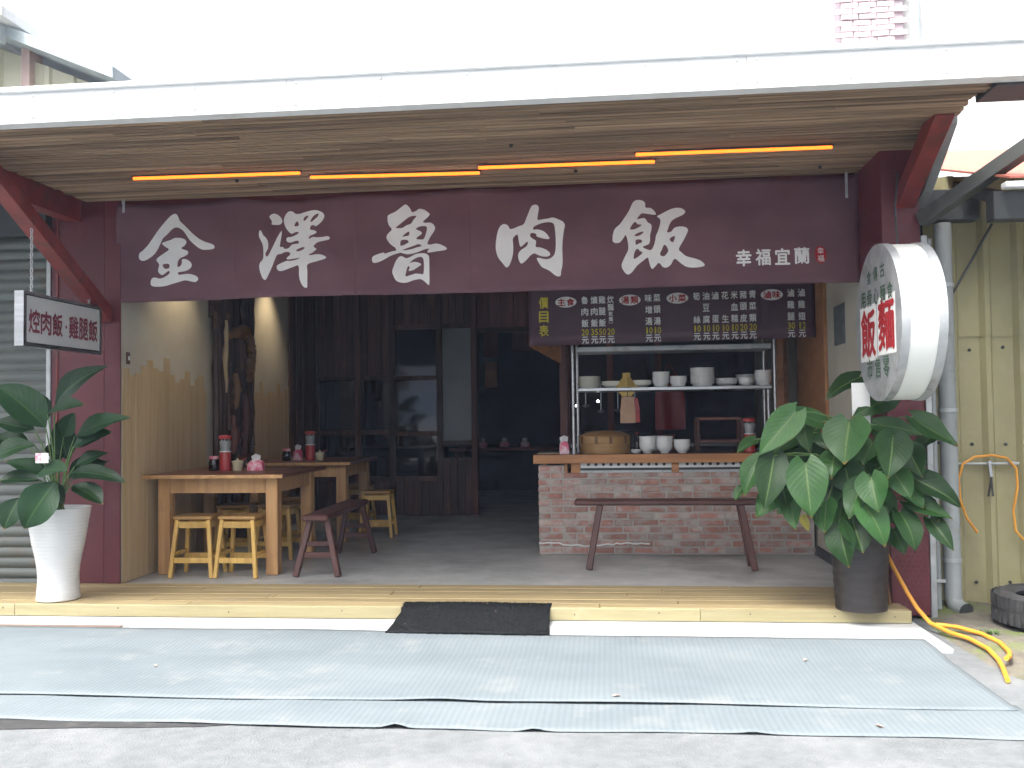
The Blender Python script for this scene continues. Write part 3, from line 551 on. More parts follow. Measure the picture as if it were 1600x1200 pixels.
# ------------------------------------------------------------------ neighbour on the left: roller shutter
sh = thing('roller_shutter', (-4.7, 6.62, G + 0.02), 'closed grey ribbed roller shutter of the neighbouring shop', 'shutter')
prof = [(0, 0), (-0.012, 0.012), (-0.016, 0.036), (-0.010, 0.060), (0, 0.072), (0.0, 0.078)]
vs = []; fs = []
for i, (dy, dz) in enumerate(prof): vs += [(-0.75, dy, dz), (0.75, dy, dz)]
for i in range(len(prof) - 1): fs.append((2 * i, 2 * i + 1, 2 * i + 3, 2 * i + 2))
me = MB().add(vs, fs).mesh('slat', 'shutter_metal', smooth=True)
z = G + 0.05
while z < 2.55:
    inst('slat', me, sh, (-4.93, 6.625, z)); z += 0.078
MB().box(-5.7, -4.17, 6.62, 6.66, G + 0.023, G + 0.05).build('bottom_bar', 'galvanized', sh, bevel=0.004)
MB().box(-4.178, -4.143, 6.56, 6.66, G + 0.023, 2.6).build('guide_rail', 'galvanized', sh, bevel=0.004)
MB().box(-5.75, -4.143, 6.50, 6.95, 2.6, 3.02).build('shutter_box', 'dark_metal', sh, bevel=0.006)
MB().box(-5.75, -4.143, 6.66, 6.95, G + 0.023, 2.6).build('backing', 'dark_metal', sh)

# ------------------------------------------------------------------ yellow sheet-metal neighbour on the right
yw = thing('sheet_metal_house', (3.2, 6.5, G), 'yellow corrugated sheet-metal house beside the maroon pillar', 'building')
def corr(x0, x1, y, z0, z1, pitch=0.21, rib=0.05, dep=0.028):
    pts = []; x = x0
    while x < x1:
        pts += [(x, y), (x + pitch - rib - 0.03, y), (x + pitch - rib, y - dep), (x + pitch - 0.02, y - dep)]; x += pitch
    m = MB(); vs = []
    for px, py in pts: vs += [(px, py, z0), (px, py, z1)]
    return m.add(vs, [(2 * i, 2 * i + 2, 2 * i + 3, 2 * i + 1) for i in range(len(pts) - 1)])
corr(2.10, 4.6, 6.36, G + 0.0, 1.70).build('wall_sheet', 'yellow_sheet', yw)
corr(2.10, 4.6, 6.352, 1.68, 2.74).build('wall_sheet', 'yellow_sheet', yw)
MB().box(2.10, 4.6, 6.37, 6.6, G, 2.7).build('frame_wall', 'dark_metal', yw)
MB().box(2.04, 2.40, 6.18, 6.30, 2.42, 2.62).build('header', 'dark_metal', yw, bevel=0.004)
MB().box(2.20, 4.8, 5.47, 5.58, 2.275, 2.435).build('eave_beam', 'dark_metal', yw, bevel=0.004)
MB().box(2.24, 4.8, 5.40, 5.468, 2.44, 2.475).build('gutter', 'white_fascia', yw, bevel=0.006)
for xx in (2.33, 3.2, 4.4): MB().beam((xx, 5.56, 2.40), (xx, 6.5, 2.72), 0.06, 0.07).build('rafter', 'dark_metal', yw)
MB().add([(2.26, 5.40, 2.49), (4.9, 5.40, 2.49), (4.9, 9.5, 3.75), (2.16, 9.5, 3.75), (2.26, 5.40, 2.503), (4.9, 5.40, 2.503), (4.9, 9.5, 3.763), (2.16, 9.5, 3.763)],
         [(0, 3, 2, 1), (4, 5, 6, 7), (0, 1, 5, 4), (1, 2, 6, 5), (2, 3, 7, 6), (3, 0, 4, 7)]).build('roof', 'red_roof', yw)
MB().box(2.1, 4.6, 6.61, 9.4, G, 2.6).build('rear_block', 'dark_metal', yw)
MB().beam((1.99, 6.03, 2.395), (2.64, 5.04, 2.855), 0.08, 0.085).build('brace', 'brace_grey', yw, bevel=0.003)
MB().tube([(2.16, 6.29, 1.79), (2.52, 6.30, 2.41)], 0.008, 6).build('stay_rod', 'dark_metal', yw)
me = MB().lathe([(0.011, 0), (0.011, -0.005), (0.005, -0.009)], n=8, axis='Y').mesh('screw', 'dark_metal')
for z in (0.08, 0.98, 1.60):
    for k in range(9): inst('screw', me, yw, (2.165 + 0.21 * k, 6.358 if z < 1.65 else 6.35, z + random.uniform(-0.01, 0.01)))

# downpipe and conduits between pillar and yellow wall
dp = thing('downpipe', (2.17, 6.17, G), 'thick grey drain pipe standing beside the maroon pillar', 'pipe')
MB().tube([(2.17, 6.19, 2.4), (2.17, 6.19, 0.02), (2.175, 6.17, -0.03), (2.19, 6.12, -0.05), (2.205, 6.07, -0.055)], 0.052, 16, cap=False).build('pipe', 'grey_pipe', dp, smooth=True)
MB().tube([(2.2, 6.08, -0.0545), (2.206, 6.066, -0.0555)], 0.047, 16).build('mouth', 'dark_metal', dp)
me = MB().lathe([(0.058, -0.012), (0.058, 0.012)], n=16).mesh('clamp', 'galvanized', smooth=True)
for z in (0.25, 1.2, 2.0): inst('clamp', me, dp, (2.17, 6.19, z))
cd = thing('conduit', (2.075, 6.18, G), 'thin grey conduit between the pillar trim and the drain pipe', 'pipe')
MB().tube([(2.075, 6.18, 2.3), (2.075, 6.18, -0.06)], 0.022, 10).build('pipe', 'grey_pipe', cd, smooth=True)
me = MB().box(-0.03, 0.03, -0.03, -0.022, -0.01, 0.01).mesh('saddle_clip', 'galvanized')
for z in (0.12, 0.42, 1.1): inst('saddle_clip', me, cd, (2.085, 6.18, z))

# ------------------------------------------------------------------ far buildings above the canopy
fb = thing('tiled_building', (4.2, 12, G), 'pale pink brick building rising behind the canopy at upper right', 'building')
MB().box(3.06, 3.82, 12.045, 12.4, G, 9).build('wall', 'pale_joint', fb)
me = MB().box(-0.105, 0.105, 0, 0.035, -0.032, 0.032).mesh('brick', 'pink_brick')
for r in range(28):
    for c in range(3 if r % 2 == 0 else 4):
        inst('brick', me, fb, (3.16 + c * 0.222 - (0.07 if r % 2 else 0), 12.022 + random.uniform(-0.008, 0.008), 5.3 + r * 0.076), (0, random.uniform(-0.05, 0.05), 0), (0.96, 1, 0.93))
MB().box(3.82, 7.0, 12.1, 12.4, G, 9).build('wall', 'pale_wall', fb)
MB().tube([(3.95, 12.0, 9), (3.95, 12.0, 3)], 0.06, 12).build('rain_pipe', 'pale_blue', fb, smooth=True)
fl = thing('corrugated_shed', (-8, 10.5, G), 'pale yellow corrugated shed with dark roof edge above the canopy at upper left', 'building')
def shed_top(x): return 5.66 if x < -7.2 else 5.66 - 0.42 * (x + 7.2) * 1.0
cw = corr(-12, -5.6, 10.0, G, 1.0, 0.3, 0.08, 0.04)
cw.v = [(x, y, z if z < 0 else shed_top(x)) for x, y, z in cw.v]
cw.build('wall', 'shed_yellow', fl)
MB().box(-12, -5.75, 10.25, 13, G, 4.8).build('frame_wall', 'pale_wall', fl)
def slab(a, b, y0, y1, th):
    m = MB(); return m.add([(a[0], y0, a[1]), (b[0], y0, b[1]), (b[0], y1, b[1]), (a[0], y1, a[1]), (a[0], y0, a[1] + th), (b[0], y0, b[1] + th), (b[0], y1, b[1] + th), (a[0], y1, a[1] + th)],
                           [(0, 3, 2, 1), (4, 5, 6, 7), (0, 1, 5, 4), (1, 2, 6, 5), (2, 3, 7, 6), (3, 0, 4, 7)])
slab((-7.3, 5.80), (-5.35, 4.98), 9.6, 13, 0.13).build('roof', 'dark_roof', fl)
slab((-12, 5.95), (-6.45, 5.62), 9.3, 13, 0.10).build('roof', 'white_fascia', fl)
MB().box(-12, -6.6, 9.45, 9.6, 5.42, 5.62).build('fascia', 'dark_roof', fl)
MB().box(-6.62, -6.52, 9.9, 10.15, 4.0, 5.5).build('post', 'pale_red', fl)

# ================================================================== THINGS ON THE FACADE
BY = 6.575
def sag(x):
    pk = [-3.66, -2.72, -1.80, -0.955, 0.0, 0.9, 1.79]
    for a, b in zip(pk, pk[1:]):
        if a <= x <= b:
            t = (x - a) / (b - a); return (0.034 if a < -1.9 else 0.016) * 4 * t * (1 - t)
    return 0
def cloth_y(x, z):
    d = (2.84 - z) / 0.75
    return BY + 0.006 * math.sin(2.2 * x + 7 * z) + 0.003 * math.sin(17 * x + 11 * z) + 0.010 * math.sin(3.6 * x + 0.6) * (0.4 + d) + 0.006 * math.sin(9.0 * x + 1.0 + 1.5 * d) * (0.35 + 0.65 * d) + 0.004 * math.sin(14 * (z + 0.16 * x * x)) - 0.012 * d
ban = thing('cloth_banner', (-0.93, BY, 2.09), 'long maroon cloth banner with five large white calligraphy characters', 'banner')
vs = []; fs = []; nx, nz = 180, 18
X0, X1 = -3.625, 1.755
def bot(x): return 2.088 + 0.004 * math.sin(2.3 * x)
for j in range(nz + 1):
    for i in range(nx + 1):
        x = X0 + (X1 - X0) * i / nx; zt = 2.838 - sag(x); z = bot(x) + (zt - bot(x)) * j / nz
        vs.append((x, cloth_y(x, z), z))
slit = round((-0.955 - X0) / (X1 - X0) * nx)
for j in range(nz):
    for i in range(nx): fs.append((j * (nx + 1) + i, j * (nx + 1) + i + 1, (j + 1) * (nx + 1) + i + 1, (j + 1) * (nx + 1) + i))
cl = MB().add(vs, fs).build('cloth', 'banner_cloth', ban, smooth=True)
sm = cl.modifiers.new('thickness', 'SOLIDIFY'); sm.thickness = 0.0025; sm.offset = 1
for x in (-2.70, -1.80, -0.955):
    MB().add([(x + s * 0.006, cloth_y(x, z) - 0.0022 - (0.0016 if s == 0 else 0), z) for z in [2.095 + k * 0.045 for k in range(16)] for s in (-1, 0, 1)],
             [(3 * k + a, 3 * k + a + 1, 3 * k + a + 4, 3 * k + a + 3) for k in range(15) for a in (0, 1)]).build('seam', 'banner_cloth', cl)
def conform(vs, fs, gap, fy=cloth_y, step=0.045):
    me = bpy.data.meshes.new('tmp'); me.from_pydata([(x, 0, z) for x, z in vs], [], fs)
    bm = bmesh.new(); bm.from_mesh(me)
    xs = [v.co.x for v in bm.verts]; zs = [v.co.z for v in bm.verts]
    for lo, hi, ax in ((min(xs), max(xs), 0), (min(zs), max(zs), 2)):
        p = math.floor(lo / step) * step + step
        while p < hi:
            co = [0, 0, 0]; no = [0, 0, 0]; co[ax] = p; no[ax] = 1
            bmesh.ops.bisect_plane(bm, geom=list(bm.verts) + list(bm.edges) + list(bm.faces), dist=1e-6, plane_co=co, plane_no=no)
            p += step
    bm.verts.ensure_lookup_table(); bm.verts.index_update()
    out = [(v.co.x, fy(v.co.x, v.co.z) - gap, v.co.z) for v in bm.verts]; of = [tuple(v.index for v in f.verts) for f in bm.faces]
    bm.free(); bpy.data.meshes.remove(me)
    return out, of
for polys in GLYPHS:
    vs, fs = fill_polys([smooth_poly([(x / 1000, z / 1000) for x, z in p]) for p in polys])
    MB().add(*conform(vs, fs, 0.0045)).build('character', 'letter_white', ban)
m = MB()
for k, ch in enumerate('幸福宜蘭'):
    tmp = MB(); put_glyph(tmp, ch, 0.965 + 0.132 * k, 2.275 + 0.002 * k, 0.105, 0.118, lambda u, v, d: (u, d, v), 0.028)
    nq = len(tmp.v) // 4; nf = len(tmp.f) // 4
    for q in range(4): m.add(*conform([(p[0], p[2]) for p in tmp.v[q * nq:(q + 1) * nq]], [tuple(i - q * nq for i in f) for f in tmp.f[q * nf:(q + 1) * nf]], 0.0045 + 0.0003 * q))
m.build('small_lettering', 'letter_white', ban)
ov = [(1.488 + 0.040 * math.cos(a) , 2.285 + 0.062 * math.sin(a)) for a in [2 * math.pi * i / 28 for i in range(28)]]
MB().add(*conform(*fill_polys([ov]), 0.0045)).build('seal', 'letter_red', ban)
m = MB()
for k, ch in enumerate('幸福'):
    tmp = MB(); put_glyph(tmp, ch, 1.488, 2.312 - 0.054 * k, 0.044, 0.046, lambda u, v, d: (u, d, v), 0.0)
    m.add(*conform([(p[0], p[2]) for p in tmp.v], tmp.f, 0.0065))
m.build('seal_lettering', 'letter_white', ban)

# menu banner above the counter
MY = 7.80
men = thing('menu_banner', (0.53, MY, 1.78), 'dark maroon vinyl price list hung above the brick counter', 'banner')
def menu_y(x, z): return MY + 0.006 * math.sin(3.1 * x + 1) + 0.004 * math.sin(8 * x + 6 * z)
vs = []; nx, nz = 60, 8
for j in range(nz + 1):
    for i in range(nx + 1):
        x = -0.642 + 2.357 * i / nx; z0 = 1.786 + 0.010 * (x + 0.64); z = z0 + (2.52 - z0) * j / nz
        vs.append((x, menu_y(x, z), z))
fs = [(j * (nx + 1) + i, j * (nx + 1) + i + 1, (j + 1) * (nx + 1) + i + 1, (j + 1) * (nx + 1) + i) for j in range(nz) for i in range(nx)]
sheet = MB().add(vs, fs).build('sheet', 'menu_vinyl', men, smooth=True)
sm = sheet.modifiers.new('thickness', 'SOLIDIFY'); sm.thickness = 0.002; sm.offset = 1
MB().beam((-0.66, MY + 0.012, 2.53), (1.73, MY + 0.012, 2.53), 0.025, 0.025).build('hanging_bar', 'galvanized', men)
wh, ye = MB(), MB()
def mput(dst, ch, x, z, w_, h_, bold=0.025, gap=0.004):
    tmp = MB(); put_glyph(tmp, ch, x, z, w_, h_, lambda u, v, d: (u, d, v), bold)
    dst.add([(p[0], menu_y(p[0], p[2]) - gap - p[1], p[2]) for p in tmp.v], tmp.f)
# row heights rise slightly to the right with the sheet's hem
def mz(px, py): return 1.786 + 0.010 * (px + 0.64) + py
for k, ch in enumerate('價目表'): mput(ye, ch, -0.515, mz(-0.5, 0.362 - 0.118 * k), 0.082, 0.098, 0.03)
def mx_(p): return -0.642 + 2.357 * (p - 22) / (1516 - 22)
cols = [(322, '魯肉飯', '20'), (372, '爌肉飯', '35'), (414, '雞腿飯', '50'), (459, None, '20'), (659, '味增湯', '10'), (703, '菜頭湯', '10'),
        (909, '筍 絲', '10'), (958, '油豆腐', '10'), (1005, '滷 蛋', '10'), (1056, '花 生', '10'), (1104, '米血糕', '10'), (1150, '豬頭皮', '20'), (1197, '青菜類', '20'),
        (1392, '滷雞腿', '30'), (1447, '滷雞翅', '12')]
rowz = (0.372, 0.275, 0.178)
for p, s, price in cols:
    x = mx_(p)
    if s:
        for k, ch in enumerate(s):
            if ch != ' ': mput(wh, ch, x, mz(x, rowz[k]), 0.058, 0.066)
    else:
        for ch, zz, hh, ww in (('炊', 0.372, 0.066, 0.056), ('麵', 0.308, 0.058, 0.05), ('乾', 0.252, 0.040, 0.034), ('麵', 0.208, 0.040, 0.034)):
            mput(wh, ch, x, mz(x, zz), ww, hh)
        for zz, up in ((0.281, 1), (0.176, -1)):
            mput(wh, '︵' if up > 0 else '︶', x, mz(x, zz), 0.040, 0.012, 0.0)
    pm = MB()
    for k, ch in enumerate(price): mput(pm, ch, x - 0.016 + 0.032 * k, mz(x, 0.102), 0.027 if ch != '1' else 0.013, 0.054, 0.03)
    pm.build('price', 'letter_yellow', men)
    mput(wh, '元', x, mz(x, 0.036), 0.058, 0.060)
for p, s in ((222, '主食'), (561, '湯類'), (810, '小菜'), (1296, '滷味')):
    x = mx_(p); z = mz(x, 0.362)
    ring = [(x + 0.09 * math.cos(a), 0, z + 0.046 * math.sin(a)) for a in [2 * math.pi * i / 28 for i in range(28)]]
    ovo = MB().add([(q[0], menu_y(q[0], q[2]) - 0.004, q[2]) for q in ring], [tuple(range(28))]).build('oval', 'letter_white', men)
    rd = MB()
    for k, ch in enumerate(s): mput(rd, ch, x - 0.038 + 0.076 * k, z, 0.066, 0.064, 0.03, 0.0065)
    rd.build('heading', 'letter_red', ovo)
wh.build('lettering', 'letter_white', men); ye.build('title_lettering', 'letter_yellow', men)

# hanging sign on the left, square to the facade
SX = -3.65
hs = thing('hanging_sign', (SX - 0.03, 5.95, 1.69), 'white framed sign with dark red characters hung below the red brace', 'sign')
MB().box(SX - 0.055, SX - 0.004, 5.512, 6.388, 1.70, 2.02).build('panel', 'sign_panel', hs)
fr = MB()
for a in ((5.495, 5.52, 1.685, 2.035), (6.38, 6.405, 1.685, 2.035), (5.52, 6.38, 1.685, 1.703), (5.52, 6.38, 2.017, 2.035)): fr.box(SX - 0.062, SX, a[0], a[1], a[2], a[3])
fr.build('frame', 'steel', hs)
gk = MB()
for a in ((5.5205, 6.3795, 1.7035, 1.711), (5.5205, 6.3795, 2.009, 2.0165), (5.5205, 5.528, 1.7115, 2.0085)): gk.box(SX - 0.0038, SX - 0.001, a[0], a[1], a[2], a[3])
gk.build('gasket', 'dark_metal', hs)
m = MB()
for ch, f in zip('焢肉飯·雞腿飯', (0.105, 0.255, 0.405, 0.525, 0.630, 0.772, 0.915)):
    yy = 5.52 + 0.86 * f * 0.985
    if ch == '·': put_glyph(m, ch, yy, 1.845, 0.022, 0.022, lambda u, v, d: (SX - 0.002 + d, u, v), 0.0)
    else: put_glyph(m, ch, yy, 1.85, 0.118, 0.158, lambda u, v, d: (SX - 0.002 + d, u, v), 0.03)
m.build('lettering', 'letter_dark_red', hs)
def chain_mesh(n):
    m = MB()
    for k in range(n):
        z = k * 0.026; pts = []
        for i in range(9):
            a = 2 * math.pi * i / 8; u = 0.008 * math.cos(a); v = 0.018 * math.sin(a)
            pts.append((u, 0, z + v) if k % 2 else (0, u, z + v))
        m.tube(pts, 0.0035, 6, cap=False)
    return m
for yy, n in ((5.62, 18), (6.29, 6)):
    o = chain_mesh(n).build('chain', 'steel', hs, smooth=True, local=True)
    o.location = Vector((SX - 0.03, yy, 2.052)) - hs.location

# round light box sign
DX, DYc, DZ, DR = 1.54, 5.44, 1.70, 0.44
ls = thing('light_box_sign', (DX + 0.11, DYc, DZ - DR), 'round white drum-shaped light box sign beside the maroon pillar', 'sign')
MB().lathe([(DR, 0.004), (DR - 0.002, 0.225)], (DX, DYc, DZ), 72, 'X').build('drum', 'sign_white', ls, smooth=True)
MB().lathe([(DR - 0.006, 0.0), (DR - 0.006, 0.003)], (DX, DYc, DZ), 72, 'X').build('face', 'sign_cream', ls, smooth=True)
MB().lathe([(DR - 0.006, 0.0), (DR - 0.006, 0.003)], (DX + 0.226, DYc, DZ), 72, 'X').build('face', 'sign_cream', ls, smooth=True)
for dx in (-0.004, 0.185):
    MB().lathe([(DR - 0.014, 0), (DR + 0.005, 0), (DR + 0.005, 0.045), (DR - 0.001, 0.045), (DR - 0.014, 0.004)], (DX + dx, DYc, DZ), 72, 'X').build('rim', 'galvanized', ls, smooth=True)
def face(u, v, d=0): return (DX - 0.0065 - d, DYc - u, DZ + v)
def face2(u, v, d=0): return (DX - 0.0045, DYc - u, DZ + v)
dk, rr, hl = MB(), MB(), MB()
for k, ch in enumerate('食傳古'): put_glyph(dk, ch, -0.13 + 0.13 * k, 0.275 + 0.004 * k, 0.085, 0.085, face, 0.02)
for k, ch in enumerate('用骨心麵食'): put_glyph(dk, ch, -0.26 + 0.13 * k, 0.155, 0.095, 0.095, face, 0.02)
for k, ch in enumerate('市售零'): put_glyph(dk, ch, -0.16 + 0.16 * k, -0.255, 0.11, 0.12, face, 0.02)
for k, ch in enumerate('飯麵'):
    put_glyph(rr, ch, -0.175 + 0.35 * k, -0.045 + 0.02 * k, 0.30, 0.29, face, 0.03)
    hl.add([face2(-0.175 + 0.35 * k + a * 0.168, -0.045 + 0.02 * k + b * 0.163) for a, b in ((-1, -1), (1, -1), (1, 1), (-1, 1))], [(0, 1, 2, 3)])
dk.build('lettering', 'letter_green', ls); rr.build('large_lettering', 'letter_red', ls); hl.build('lettering_outline', 'letter_white', ls)
MB().beam((1.66, 5.86, 1.70), (1.80, 6.05, 1.70), 0.035, 0.035).build('bracket', 'galvanized', ls)
MB().beam((1.70, 5.80, 1.42), (1.86, 6.05, 1.42), 0.03, 0.03).build('bracket', 'galvanized', ls)
MB().tube([(1.66, 5.44, 2.135), (1.70, 5.6, 2.4), (1.80, 5.85, 2.66)], 0.006, 6).build('cable', 'dark_metal', ls)

# notice and switch on the walls
single('wall_notice', MB().box(1.743, 1.7485, 6.99, 7.31, 1.70, 2.0), 'paper_grey', 'small dark framed notice on the pale right wall', 'notice', bevel=0.002)
sw_ = thing('wall_switch', (-3.585, 6.68, 1.68), 'small brown switch plate on the pale left wall by the pillar', 'switch')
MB().box(-3.600, -3.588, 6.655, 6.70, 1.63, 1.72).build('plate', 'dark_wood', sw_, bevel=0.002)
MB().box(-3.5875, -3.584, 6.668, 6.687, 1.66, 1.69).build('rocker', 'letter_white', sw_)

# ceiling spots that light the left wall
for y, lab in ((7.45, 'small ceiling spotlight washing the left wall near the shop front'), (9.55, 'small ceiling spotlight washing the left wall behind the driftwood')):
    t = thing('ceiling_spotlight', (-3.25, y, 2.89), lab, 'spotlight', 'spotlights along the left wall')
    MB().lathe([(0.05, 0.0), (0.05, -0.09), (0.042, -0.095), (0.042, -0.03)], (-3.25, y, 2.895), 16).build('can', 'dark_metal', t, smooth=True)
    MB().lathe([(0.04, 0), (0.04, -0.004)], (-3.25, y, 2.835), 16).build('lamp', 'spot_glow', t)
    ld = bpy.data.lights.new('spot_beam', 'SPOT'); ld.energy = 10; ld.color = (1, 0.78, 0.5); ld.spot_size = R(85); ld.spot_blend = 1.0; ld.shadow_soft_size = 0.03
    lo = bpy.data.objects.new('spot_beam', ld); col.objects.link(lo); lo.parent = t
    lo.location = (0, 0, -0.105); lo.rotation_euler = (Vector((0.34, 0, 0.9))).to_track_quat('Z', 'Y').to_euler()

# ================================================================== INTERIOR
# driftwood column on the left wall
dc = thing('driftwood_column', (-3.55, 8.56, 0), 'column of dark rough driftwood timbers against the left wall', 'column')
for k in range(15):
    y = 8.10 + 0.92 * (k + 0.5) / 15 + random.uniform(-0.02, 0.02); z0 = 0
    while z0 < 2.85:
        L = random.uniform(0.5, 1.5); z1 = min(z0 + L, 2.88)
        d = random.uniform(0.05, 0.15); wd = random.uniform(0.055, 0.085)
        m = MB(); pts = []
        for i in range(7):
            t = i / 6; pts.append((-3.60 + d * 0.5 + random.uniform(-0.008, 0.012), y + random.uniform(-0.012, 0.012), z0 + (z1 - z0) * t))
        m.tube(pts, wd * 0.62, 7, r2=wd * random.uniform(0.4, 0.6))
        m.build('timber', 'bog_wood', dc)
        z0 = z1 + random.uniform(-0.06, 0.02)
def gnarl(pts, rs, name, m):
    mbx = MB(); P = [Vector(q) for q in pts]; fine = []; rad = []
    for i in range(len(P) - 1):
        for k in range(5):
            t = k / 5; fine.append(P[i].lerp(P[i + 1], t) + Vector((0, random.uniform(-0.008, 0.008), random.uniform(-0.006, 0.006)))); rad.append((rs[i] + (rs[i + 1] - rs[i]) * t) * random.uniform(0.85, 1.15))
    fine.append(P[-1]); rad.append(rs[-1] * 0.5)
    mbx.tube(fine, 1.0, 9)
    n = 9
    for i, c in enumerate(fine):
        for j in range(n):
            v = Vector(mbx.v[i * n + j]); mbx.v[i * n + j] = tuple(c + (v - c) * rad[i] * random.uniform(0.8, 1.2))
    return mbx.build(name, m, dc, smooth=True)
gnarl([(-3.47, 8.24, 1.97), (-3.46, 8.40, 2.02), (-3.45, 8.56, 2.05), (-3.45, 8.70, 1.99), (-3.45, 8.80, 1.90)], [0.03, 0.05, 0.06, 0.05, 0.03], 'pale_branch', 'honey_wood')
gnarl([(-3.46, 8.74, 1.97), (-3.46, 8.80, 1.84), (-3.46, 8.77, 1.68), (-3.47, 8.76, 1.56)], [0.03, 0.055, 0.05, 0.025], 'pale_branch', 'honey_wood')
gnarl([(-3.48, 8.24, 2.12), (-3.48, 8.22, 1.85), (-3.48, 8.23, 1.45)], [0.015, 0.024, 0.015], 'pale_branch', 'plank_beige')
gnarl([(-3.47, 8.42, 1.64), (-3.47, 8.46, 1.48), (-3.47, 8.42, 1.30)], [0.02, 0.04, 0.02], 'pale_branch', 'honey_wood')
gnarl([(-3.47, 8.36, 1.24), (-3.47, 8.40, 1.05), (-3.47, 8.37, 0.88)], [0.02, 0.045, 0.02], 'pale_branch', 'red_wood')
gnarl([(-3.46, 8.62, 1.45), (-3.46, 8.66, 1.2), (-3.46, 8.60, 0.95), (-3.46, 8.63, 0.8)], [0.03, 0.05, 0.04, 0.02], 'pale_branch', 'red_wood')

# dark timber partition at the back
PY = 11.2
pt = thing('timber_partition', (-2.4, PY, 0), 'dark timber partition with glazed panels at the back of the shop', 'partition')
def pl_(name, x0, x1, z0, z1, y0=PY, y1=PY + 0.06, m='dark_wood', par=pt, bev=0.003): return MB().box(x0, x1, y0, y1, z0, z1).build(name, m, par, bevel=bev)
for x in (-3.58, -3.05, -2.62, -2.03, -1.60): pl_('post', x - 0.035, x + 0.035, 0, 2.89, PY - 0.025, PY + 0.09, 'red_wood' if x == -1.60 else 'dark_wood')
for (a, b) in ((-3.545, -3.085), (-3.015, -2.655), (-2.585, -2.065), (-1.995, -1.635)):
    x = a; wid = (b - a) / max(3, round((b - a) / 0.095))
    for k in range(round((b - a) / wid)):
        pl_('plank', a + k * wid + 0.002, a + (k + 1) * wid - 0.002, 0.0, 0.42 + (0.28 if a == -1.995 else 0), PY + random.uniform(0, 0.012), PY + 0.05)
        pl_('plank', a + k * wid + 0.002, a + (k + 1) * wid - 0.002, 2.34 if a > -2.7 else 1.72, 2.89, PY + random.uniform(0, 0.012), PY + 0.05)
for a, b, zs in ((-3.545, -3.085, (0.45, 1.02, 1.69)), (-3.015, -2.655, (0.45, 1.02, 1.69)), (-2.585, -2.065, (0.45, 1.0, 1.68, 2.31)), (-1.995, -1.635, (0.88, 2.31))):
    for z in zs: pl_('rail', a, b, z - 0.028, z + 0.028, PY - 0.012, PY + 0.07)
    for z0, z1 in zip(zs, zs[1:]):
        pl_('pane', a, b, z0 + 0.029, z1 - 0.029, PY + 0.025, PY + 0.032, 'frost_pane' if a == -1.995 else 'dark_glass', bev=0)
for k in range(7): pl_('lintel_plank', -1.56 + 0.15 * k + 0.002, -1.56 + 0.15 * (k + 1) - 0.002, 2.28, 2.89, PY, PY + 0.05, 'red_wood')
pl_('door_head', -1.56, -0.5, 2.22, 2.278, PY - 0.02, PY + 0.08, 'dark_wood')
# dark side boards on the left wall behind the planking
for k in range(9):
    MB().box(-3.598, -3.575 + random.uniform(0, 0.01), 10.23 + k * 0.107, 10.23 + (k + 1) * 0.107 - 0.003, 0, 2.89).build('side_plank', 'dark_wood', pt, bevel=0.002)
# kitchen rear wall
kw = thing('kitchen_wall', (0.6, PY, 0), 'dark kitchen rear wall behind the serving counter', 'wall')
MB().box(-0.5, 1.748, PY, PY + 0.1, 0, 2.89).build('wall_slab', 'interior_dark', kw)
for x in (-0.47, 0.05, 0.62): MB().box(x - 0.04, x + 0.04, PY - 0.03, PY - 0.002, 0, 2.85).build('post', 'red_wood', kw, bevel=0.003)
MB().box(-0.42, 1.7, PY - 0.4, PY - 0.01, 0.0, 0.82).build('cabinet', 'dark_metal', kw, bevel=0.01)
MB().box(-0.42, 1.7, PY - 0.42, PY - 0.01, 0.825, 0.86).build('worktop', 'steel', kw, bevel=0.004)

# back room glimpsed through the doorway
br = thing('dining_table', (-1.5, 13.2, 0), 'dark table with red tops in the dim room beyond the doorway', 'table')
MB().box(-2.2, -0.7, 12.8, 13.6, 0.72, 0.76).build('tabletop', 'red_wood', br, bevel=0.004)
for x in (-2.1, -0.8):
    for y in (12.9, 13.5): MB().box(x - 0.03, x + 0.03, y - 0.03, y + 0.03, 0, 0.719).build('leg', 'dark_wood', br)
for x, z, w_, h_, mm, lab in ((-1.86, 1.87, 0.20, 0.42, 'orange_board', 'small orange notice on the dim back-room wall'), (-1.86, 2.35, 0.24, 0.4, 'red_wood', 'dull red board above the orange notice in the back room'),
                              (-1.28, 2.42, 0.46, 0.34, 'red_wood', 'wide dull red board on the dim back-room wall'), (-0.72, 2.2, 0.2, 0.5, 'interior_dark', 'dark narrow board at the right of the back-room wall')):
    single('wall_board', MB().box(x - w_ / 2, x + w_ / 2, 14.96, 14.995, z - h_ / 2, z + h_ / 2), mm, lab, 'board', 'boards on the back-room wall', bevel=0.003)

# ------------------------------------------------------------------ tables
def make_table(loc, w_, d_, label):
    t = thing('wooden_table', loc, label, 'table', 'tables along the left wall')
    H = 0.78
    MB().box(0, w_, 0, d_, H - 0.028, H).build('tabletop', 'table_top', t, bevel=0.004, local=True)
    MB().box(-0.004, w_ + 0.004, -0.012, -0.0005, H - 0.030, H - 0.002).build('edge_strip', 'table_wood', t, bevel=0.002, local=True)
    for x in (0.07, w_ - 0.17):
        for y in (0.10, d_ - 0.18):
            MB().box(x, x + 0.095, y, y + 0.095, 0, H - 0.029).build('leg', 'table_wood', t, bevel=0.004, local=True)
    for y in (0.115, d_ - 0.12): MB().box(0.166, w_ - 0.171, y, y + 0.025, H - 0.150, H - 0.029).build('apron', 'table_wood', t, bevel=0.003, local=True)
    for x in (0.085, w_ - 0.11): MB().box(x, x + 0.025, 0.196, d_ - 0.181, H - 0.150, H - 0.029).build('apron', 'table_wood', t, bevel=0.003, local=True)
    return t
